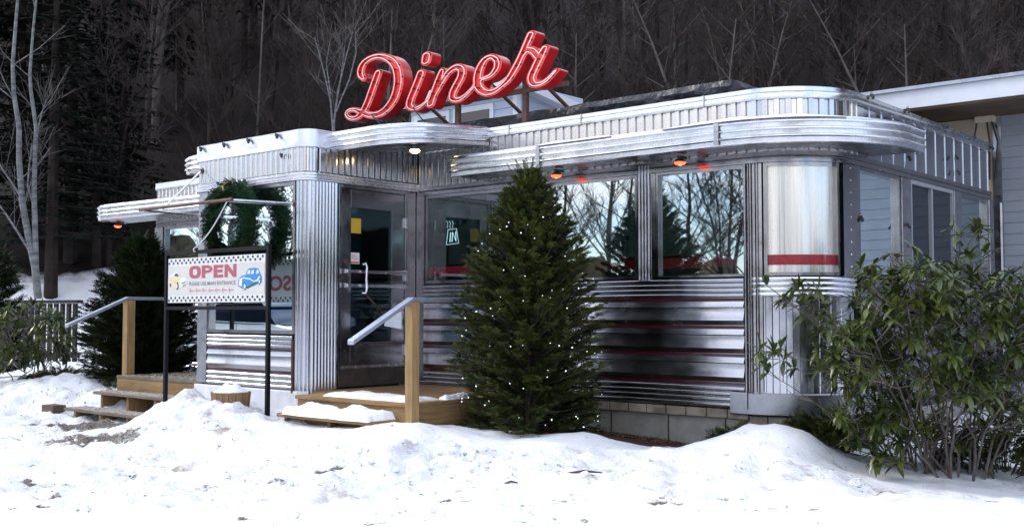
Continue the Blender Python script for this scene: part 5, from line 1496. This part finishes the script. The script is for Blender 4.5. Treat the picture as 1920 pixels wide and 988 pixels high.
# ------------------------------------------------------------------ trees
def bare_tree(seed, H_, spread, lean=0, twigw=.006, n1=16, n2=6, n3=5, up=.9, trunk_r=.10, start=.25, multi=1):
    rng = random.Random(seed); wd = MB(); tw = MB()
    def seg_tri(p, q, w, mb):
        d = (q-p); s = d.cross(Vector((rng.uniform(-1,1), rng.uniform(-1,1), rng.uniform(-1,1))))
        if s.length < 1e-6: return
        s.normalize(); s2 = d.cross(s).normalized(); b = len(mb.v)
        for k in range(3):
            a = 2*PI*k/3; mb.v.append(tuple(p+s*(math.cos(a)*w)+s2*(math.sin(a)*w)))
        mb.v.append(tuple(q)); mb.f.extend([(b,b+1,b+3),(b+1,b+2,b+3),(b+2,b,b+3)])
    for mm in range(multi):
        a0 = rng.uniform(0, 2*PI); ln = lean if multi == 1 else rng.uniform(.10,.28)
        pts = []; 
        for i in range(8):
            t = i/7; pts.append(Vector((math.cos(a0)*ln*H_*t*t+.10*math.sin(t*5+seed)*t, math.sin(a0)*ln*H_*t*t+.10*math.cos(t*4+seed)*t, H_*t*(1 if mm == 0 else .92))))
        wd.tube(pts, [trunk_r*(1-.88*(i/7)) for i in range(8)], 6)
        def along(t):
            f = t*7; i = min(6, int(f)); return pts[i].lerp(pts[i+1], f-i)
        for k in range(n1):
            t = start+(1-start)*((k+rng.random())/n1); p = along(min(t, 1)); a = rng.uniform(0, 2*PI)
            L1 = spread*(1.15-.75*t)*rng.uniform(.6,1.15); d = Vector((math.cos(a), math.sin(a), up*rng.uniform(.5,1.5))).normalized()
            m1 = p+d*L1*.5; e = m1+(d+Vector((rng.uniform(-.2,.2), rng.uniform(-.2,.2), rng.uniform(0,.35)))).normalized()*L1*.5
            wd.tube([p, m1, e], [trunk_r*.32*(1.2-t), trunk_r*.2*(1.2-t), trunk_r*.06], 4, cap=False)
            for j in range(n2):
                u = .25+.75*rng.random(); q = p.lerp(m1, u*2) if u < .5 else m1.lerp(e, u*2-1)
                d2 = (d+Vector((rng.uniform(-.8,.8), rng.uniform(-.8,.8), rng.uniform(-.2,.8)))).normalized(); L2 = L1*rng.uniform(.25,.5); e2 = q+d2*L2
                seg_tri(q, e2, twigw*2.0, tw)
                for l in range(n3):
                    q3 = q.lerp(e2, rng.uniform(.15,1)); d3 = (d2+Vector((rng.uniform(-.8,.8), rng.uniform(-.8,.8), rng.uniform(-.2,.8)))).normalized(); L3 = L2*rng.uniform(.3,.7)
                    seg_tri(q3, q3+d3*L3, twigw, tw)
    return wd, tw
def mk_tree(nm, label, wd, tw, m1, m2, cat, group=None):
    r = empty(nm, (0,0,0), 0, label, cat, group)
    wd.build('trunk', M[m1], r); tw.build('crown', M[m2], r); return r
protos = []
fl_label = 'bare dark winter tree, one of many crowding the wooded hillside behind the diner'
fgroup = 'bare trees on the hillside'
specs = [(1,11,3.4,'wood_bark','twig'),(2,12.5,3.0,'wood_bark','twig'),(3,10,3.8,'greybark','twig_g'),(4,13,3.2,'wood_bark','twig_g'),(5,9,3.6,'wood_bark','twig'),(6,11.5,3.3,'greybark','twig')]
for sd_, hh, sp, a, b in specs:
    wd, tw = bare_tree(sd_, hh, sp, rnd.uniform(0,.12), .010, 22, 8, 7, trunk_r=.13, multi=1 if sd_ % 2 else 2)
    protos.append(mk_tree('bare_tree', fl_label, wd, tw, a, b, 'tree', fgroup))
rng = random.Random(77); pos = []
def place(o, x, y, z, s, rz): o.location = (x, y, z); o.scale = (s, s, s); o.rotation_euler = (rng.uniform(-.05,.05), rng.uniform(-.05,.05), rz)
cnt = 0; tries = 0
while cnt < 290 and tries < 8000:
    tries += 1
    dpt = 24+52*rng.random()**1.15; u = rng.uniform(-.56, .56); la = u*dpt
    x = dpt*(-math.sin(YAW))+la*math.cos(YAW); y = dpt*math.cos(YAW)+la*math.sin(YAW)
    if any((x-a)**2+(y-b)**2 < (1.3+dpt*.018)**2 for a, b in pos): continue
    if y < 19 and x > -16: continue
    if u < -.30 and dpt < 26: continue
    pos.append((x, y)); src = protos[cnt % 6]
    o = src if cnt < 6 else copy_tree(src)
    place(o, x, y, gh(x, y)-.3, rng.uniform(.55,.8) if dpt < 32 else rng.uniform(.7,1.1), rng.uniform(0, 6.28)); cnt += 1
# pale birches
def put(root, px, d, dz_=0, s=1, rz=0):
    v = atd(px, 585, d); root.location = (v.x, v.y, gh(v.x, v.y)-.15+dz_); root.scale = (s,s,s); root.rotation_euler = (0,0,rz)
def birch_tree(paths, twn, seed, m='birch'):
    rng = random.Random(seed); wd = MB(); tw = MB()
    for pth, r0, r1 in paths:
        n = len(pth); P = [atd(*q) for q in pth]; r0 *= .5; r1 *= .5; wd.tube(P, [r0+(r1-r0)*i/(n-1) for i in range(n)], 7)
        for k in range(twn):
            f = rng.uniform(.3, 1)*(n-1); i = min(n-2, int(f)); p = P[i].lerp(P[i+1], f-i); d = (P[i+1]-P[i]).normalized()
            dd = (d*.6+Vector((rng.uniform(-1,1), rng.uniform(-1,1), rng.uniform(-.1,.8)))).normalized(); L_ = rng.uniform(.4,1.3)
            wd.tube([p, p+dd*L_*.5, p+dd*L_+Vector((0,0,.1*L_))], [r1*.5,r1*.3,.003], 4, cap=False)
            for j in range(6):
                q = p+dd*L_*rng.uniform(.2,1); e = (dd+Vector((rng.uniform(-1,1), rng.uniform(-1,1), rng.uniform(-.3,.9)))).normalized()
                tw.tube([q, q+e*rng.uniform(.15,.6)], [.005,.002], 3, cap=False)
    return wd, tw
D0 = 21
wd, tw = birch_tree([
  ([(72,560,D0),(66,500,D0),(55,450,D0),(42,380,D0),(36,300,D0),(36,240,D0),(26,175,D0),(24,120,D0),(30,40,D0),(36,-30,D0)], .16, .05),
  ([(68,520,D0),(66,430,D0),(64,360,D0),(66,290,D0),(68,240,D0),(58,170,D0),(56,140,D0),(62,60,D0),(70,-20,D0)], .12, .04),
  ([(56,470,D0),(30,430,D0),(10,400,D0),(-20,360,D0)], .06, .02),
  ([(40,370,D0),(20,340,D0),(0,310,D0),(-30,270,D0)], .05, .02),
  ([(62,380,D0),(52,350,D0),(54,320,D0),(60,270,D0)], .05, .02),
  ([(66,270,D0),(76,220,D0),(86,190,D0)], .04, .015)], 7, 1)
v = atd(72, 585, D0); 
r = empty('birch_tree', (v.x, v.y, gh(v.x, v.y)), 0, 'pale forked birch with two white trunks at the far left', 'tree'); wd.build('trunk', M['birch'], r); tw.build('crown', M['greybark'], r)
D1 = 24
wd, tw = birch_tree([
  ([(628,300,D1),(626,230,D1),(634,170,D1),(648,110,D1),(662,60,D1)], .06, .02),
  ([(626,270,D1),(620,190,D1),(606,130,D1),(590,70,D1)], .05, .02),
  ([(627,220,D1),(640,140,D1),(646,90,D1)], .04, .015),
  ([(630,210,D1),(655,150,D1),(668,100,D1),(666,60,D1)], .04, .015),
  ([(620,180,D1),(612,120,D1),(620,70,D1)], .035, .012)], 7, 2)
v = atd(628, 585, D1)
r = empty('birch_tree', (v.x, v.y, gh(v.x, v.y)), 0, 'slender pale grey tree with many upright limbs left of the red sign', 'tree'); wd.build('trunk', M['birch'], r); tw.build('crown', M['greybark'], r)
# pale thin trunks scattered in the wood
k = 0
for px, y0p, y1p, d, w in [(272,150,0,34,.09),(265,300,150,30,.10),(390,140,50,34,.10),(330,190,90,36,.08),(728,180,40,33,.09),(1060,180,20,34,.09),(1200,160,20,36,.1),(1410,140,20,36,.09),(1560,150,30,38,.1),(1740,130,10,38,.1),(930,120,10,38,.09),(480,190,20,30,.09)]:
    k += 1
    lean_ = rng.uniform(-20,20)
    P0 = atd(px, 585, d); zt = gh(P0.x, P0.y)-.3
    dxx = rng.uniform(-1.2,1.2)
    wd, tw = birch_tree([([(px,y0p+200,d),(px+2,y0p+60,d),(px+lean_*.3,y0p,d),(px+lean_*.8,y1p,d),(px+lean_*1.4,y1p-120,d)], w, w*.35)], 14, 40+k)
    r = empty('bare_tree', (P0.x, P0.y, zt), 0, 'paler straight trunk standing out among the dark bare trees of the hillside', 'tree', 'paler trunks on the hillside')
    wd.build('trunk', M['greybark'], r); tw.build('crown', M['greybark'], r)
# dark conifers
def conifer(seed, H_, R_):
    rng = random.Random(seed); wd = MB(); fo = MB(); wd.tube([(0,0,-.5),(0,0,H_*.5),(0,0,H_)], [.17,.10,.02], 7)
    h = H_*.16
    while h < H_:
        n = 7; r = R_*(1-h/H_)**.8+.1
        for k in range(n):
            a = rng.uniform(0, 2*PI); L_ = r*rng.uniform(.7,1.1); d = Vector((math.cos(a), math.sin(a), -.12+rng.uniform(-.1,.1)))
            p = Vector((0,0,h+rng.uniform(-.1,.1))); wd.tube([p, p+d*L_], [.02,.005], 3, cap=False); s = Vector((-d.y, d.x, 0))
            for j in range(int(L_*26)):
                t = rng.uniform(.15, 1); q = p+d*L_*t; e = (s*rng.choice((1,-1))*rng.uniform(.5,1)+d*.6+Vector((0,0,rng.uniform(-.5,.1)))).normalized(); l = rng.uniform(.12,.38)*(1.2-t*.7)
                c = e.cross(Vector((0,0,1))); c = c.normalized()*.035 if c.length > .01 else Vector((.03,0,0)); b = len(fo.v)
                fo.v.extend([tuple(q), tuple(q+e*l*.5+c), tuple(q+e*l), tuple(q+e*l*.5-c)]); fo.f.append((b,b+1,b+2,b+3))
        h += .26
    return wd, fo
cpro = []
for sd_, hh, rr in ((1,10,2.0),(2,8.5,1.8)):
    wd, fo = conifer(sd_, hh, rr); r = empty('conifer', (0,0,0), 0, 'dark conifer standing on the left part of the hillside', 'tree', 'dark conifers on the hillside')
    wd.build('trunk', M['wood_bark'], r); fo.build('crown', M['conif'], r); cpro.append(r)
for i, (px, d, s) in enumerate([(95,25,1.0),(130,27,1.1),(30,28,1.1),(180,27,.8),(225,29,.85),(-30,27,1.0),(330,36,.9),(60,38,1.0),(470,44,1.0),(560,48,1.0)]):
    o = cpro[i] if i < 2 else copy_tree(cpro[i % 2]); put(o, px, d, 0, s, rng.uniform(0,6))
# trees across the road behind the camera (they show in the glass and steel)
bpos = []
rng = random.Random(505)
fixed = [(x_*1.22, y_*1.25) for x_, y_ in [(-17.5,-11),(-20.5,-12),(-22,-16.5),(-24,-13),(-19,-17),(-27,-19),(-26,-10),(-30,-16),(-28,-7),(-33,-11),(-25,-23),(-21,-23),(-36,-6),(-31,-2),(-16,-16),(-34,-22)]]
for i in range(46):
    if i < len(fixed):
        bpos.append(fixed[i])
    for _ in range(50 if i >= len(fixed) else 0):
        ang = rng.uniform(-PI, PI); x = rng.uniform(-62, 25); y = rng.uniform(-42, -14)
        if x < -35: y = rng.uniform(-40, 2)
        if any((x-a)**2+(y-b)**2 < 9 for a, b in bpos): continue
        break
    if i >= len(fixed): bpos.append((x, y))
    x, y = bpos[-1]; o = copy_tree(protos[i % 6]); 
    for ob in [o]: ob['label'] = 'bare tree across the snowy lot, seen only as a reflection in the diner windows'; ob['group'] = 'bare trees across the lot'
    place(o, x, y, gh(x, y)-.2, rng.uniform(.75,1.15), rng.uniform(0,6))
hd = MB(); rng2 = random.Random(4)
far = MB()
for i in range(160):
    ang = R(150+ i*1.35); rr_ = 75+rng2.uniform(-4, 4); x, y = rr_*math.cos(ang), rr_*math.sin(ang); h = rng2.uniform(3.5, 6.5)
    z0_ = gh(x, y)-1
    far.lathe([(2.2,0),(2.9,h*.35),(2.4,h*.7),(1.0,h)], (x, y, z0_), 9)
bm3 = bmesh.new()
o = far.build('far_wood', mat('far_thicket', (.05,.042,.025), .95, noise_s=.5, col2=(.16,.135,.06)), None, smooth=True)
md = o.modifiers.new('d', 'DISPLACE'); tx = bpy.data.textures.new('cl', 'CLOUDS'); tx.noise_scale = 1.2; md.texture = tx; md.strength = 1.8; md.texture_coords = 'GLOBAL'
tag(o, 'tawny thicket along the far side of the lot, behind the camera', 'far wood', kind='stuff')

# old railing at the left
fe = empty('wooden_railing', (-17, 9, .5), 0, 'old dark wooden railing behind the left rhododendron', 'railing')
a = atd(45, 565, 17.5); b = atd(150, 556, 17.0); a.z = b.z = H+.17
fr_ = MB()
def bar(mb, p, q, w, t):
    d = (q-p).normalized(); s = d.cross(Vector((0,0,1))).normalized(); u = s.cross(d)
    vs = [p-s*w-u*t, p+s*w-u*t, p+s*w+u*t, p-s*w+u*t]; vs += [v+(q-p) for v in vs]
    mb.add([tuple(v) for v in vs], [(0,1,2,3),(7,6,5,4),(0,4,5,1),(1,5,6,2),(2,6,7,3),(3,7,4,0)])
bar(fr_, a, b, .07, .025); fr_.build('top_rail', M['fence_wood'], fe)
fr_ = MB(); bar(fr_, a-Vector((0,0,.85)), b-Vector((0,0,.85)), .02, .04); fr_.build('bottom_rail', M['fence_wood'], fe)
for k in range(9):
    p = a.lerp(b, (k+.3)/9); MB().box((p.x-.045, p.y-.02, p.z-.95), (p.x+.045, p.y+.02, p.z-.03)).build('baluster', M['fence_wood'], fe)
# dried leaves on the mulch
lf = MB(); rng = random.Random(90)
for k in range(1500):
    x, y = rng.uniform(-6.3, -4.75), rng.uniform(8.05, 8.57); z = gh(x, y)+.006; s_ = rng.uniform(.008,.022); a = rng.uniform(0, 6.28); tl = rng.uniform(-.012,.02)
    if y < 8.2+ (0.15 if x > -5.2 else -.1): continue
    c, s2 = math.cos(a)*s_, math.sin(a)*s_; b = len(lf.v)
    lf.v.extend([(x-c, y-s2, z), (x-s2*.5, y+c*.5, z+tl*.5), (x+c, y+s2, z+tl), (x+s2*.5, y-c*.5, z+.01)]); lf.f.append((b,b+1,b+2,b+3))
o = lf.build('leaf_litter', mat('dry_leaves', (.04,.018,.012), .85, noise_s=40, col2=(.15,.08,.05)), None); tag(o, 'dry brown leaves on bare mulch along the concrete foundation', 'leaf litter', kind='stuff')

# white car parked left of the picture: its flank shows in the vestibule glass
car = empty('parked_car', (-16.2, 1.9, .12), 0, 'white parked car left of the picture, seen only mirrored in the vestibule window', 'car')
def cz0(x, y, z): return (x-16.2, y+1.9, z+.12)
prof_c = [(-2.35,.35),(-2.38,.75),(-2.3,1.0),(-1.9,1.12),(-1.2,1.16),(.9,1.14),(1.7,1.05),(2.25,.88),(2.38,.6),(2.32,.3)]
cb = MB(); nn_ = len(prof_c)
for yv, k in ((-.80,.97),(-.90,1),(.90,1),(.80,.97)):
    for (x, z) in prof_c: cb.v.append(cz0(x*k, yv, z*(1 if abs(yv) > .85 else 1.02)))
for j in range(3):
    for i in range(nn_): a = j*nn_+i; b = j*nn_+(i+1)%nn_; cb.f.append((a, b, b+nn_, a+nn_))
cb.f.append(tuple(range(nn_))); cb.f.append(tuple(3*nn_+i for i in range(nn_))[::-1])
body = cb.build('body', mat('white_car_paint', (.75,.77,.78), .22, 0, coat=.8), car, smooth=True)
for x in (-.75, .35): MB().box(cz0(x, .90, .93), cz0(x+.2, .935, .965)).build('door_handle', M['steel_band'], body, bevel=.01)
for x in (-.9, .2, 1.1): MB().box(cz0(x-.005, .895, .4), cz0(x+.005, .903, 1.12)).build('door_gap', M['rubber'], body)
gc = MB(); rp_ = [(-2.0,1.13),(-1.6,1.55),(-.2,1.62),(.55,1.55),(1.25,1.12)]
for yv, k in ((-.84,1),(-.68,.9),(.68,.9),(.84,1)):
    for (x, z) in rp_: gc.v.append(cz0(x*(1 if k == 1 else .97), yv if z < 1.2 else yv*.84, z))
for j in range(3):
    for i in range(4): a = j*5+i; gc.f.append((a, a+1, a+6, a+5))
gc.f.append((0,1,2,3,4)); gc.f.append((15,16,17,18,19))
gc.build('cabin_glass', M['dkwin'], car, smooth=True)
for x in (-1.45, 1.45):
    for y in (-.8, .8):
        w = MB().lathe([(.05,-.1),(.30,-.11),(.335,-.08),(.335,.08),(.30,.11),(.05,.1)], cz0(x, y, .22), 24, Matrix.Rotation(R(90),4,'X')).build('wheel', M['rubber'], car, smooth=True)
        MB().lathe([(.01,-.115),(.2,-.118),(.2,.118),(.01,.115)], cz0(x, y, .22), 18, Matrix.Rotation(R(90),4,'X')).build('rim', M['steel_band'], w)

# ploughed lumps and bits of debris on the snow bank
rng = random.Random(64); ck2 = MB(); db = MB()
for k in range(900):
    px, py, d = rng.uniform(100, 1900), 0, 0
    x, y = rng.uniform(-13.5, -1.5), rng.uniform(4.6, 6.6); dd_ = -x*math.sin(YAW)+y*math.cos(YAW)
    if not (6.9 < dd_ < 11) or y > 6.2 and -8.5 < x < -6.6: continue
    if noise.noise(Vector((x*.9, y*.9, 5))) < -.05: continue
    z = gh(x, y); s_ = rng.uniform(.008, .032)*(1 if rng.random() < .9 else 1.6)
    b = len(ck2.v); n = 5
    for (r_, h_) in ((1,-.4),(1.1,.2),(.6,.7)):
        for q in range(n): a = 2*PI*q/n+k; ck2.v.append((x+s_*r_*math.cos(a)*rng.uniform(.7,1.2), y+s_*r_*math.sin(a)*rng.uniform(.7,1.2), z+s_*h_*rng.uniform(.7,1.1)))
    for j in range(2):
        for q in range(n): a = b+j*n+q; c = b+j*n+(q+1)%n; ck2.f.append((a, c, c+n, a+n))
    ck2.f.append(tuple(b+2*n+q for q in range(n)))
o = ck2.build('snow', M['snow'], None, smooth=True); tag(o, 'crumbly lumps of ploughed snow scattered over the bank in the foreground', 'snow', kind='stuff')
for k in range(420):
    x, y = rng.uniform(-13.5, -.8), rng.uniform(3.4, 6.4)
    if noise.noise(Vector((x*1.3, y*1.3, 9))) < .12: continue
    z = gh(x, y)+.004; s_ = rng.uniform(.006, .020); a = rng.uniform(0, 6.28); c, sn_ = math.cos(a)*s_, math.sin(a)*s_; b = len(db.v)
    db.v.extend([(x-c, y-sn_, z), (x-sn_*.35, y+c*.35, z+.003), (x+c, y+sn_, z+.002), (x+sn_*.35, y-c*.35, z), (x, y, z+s_*.4)]); db.f.extend([(b,b+1,b+4),(b+1,b+2,b+4),(b+2,b+3,b+4),(b+3,b,b+4)])
o = db.build('debris', mat('dark_debris', (.10,.09,.08), .9, noise_s=20, noise_a=.6), None); tag(o, 'dark crumbs of dirt and bark scattered on the foreground snow', 'debris', kind='stuff')
for px_, d_, w_, h_ in ((1095, 7.75, .11, .03), (958, 7.55, .04, .025), (965, 8.05, .03, .03)):
    p = atd(px_, 905, d_); z = gh(p.x, p.y)
    m_ = MB().tube([(p.x-w_, p.y-w_*.6, z), (p.x, p.y, z+h_*.6), (p.x+w_*.8, p.y+w_*.9, z+.004)], [.004, h_*.35, .005], 6)
    o = m_.build('bark_piece', M['bark'], None, smooth=True); tag(o, {1095:'longest piece of bark lying in the snow bank right of the evergreen', 958:'small bark chip low in the foreground snow', 965:'tiny dark chip in the snow bank in front of the evergreen'}[px_], 'bark')
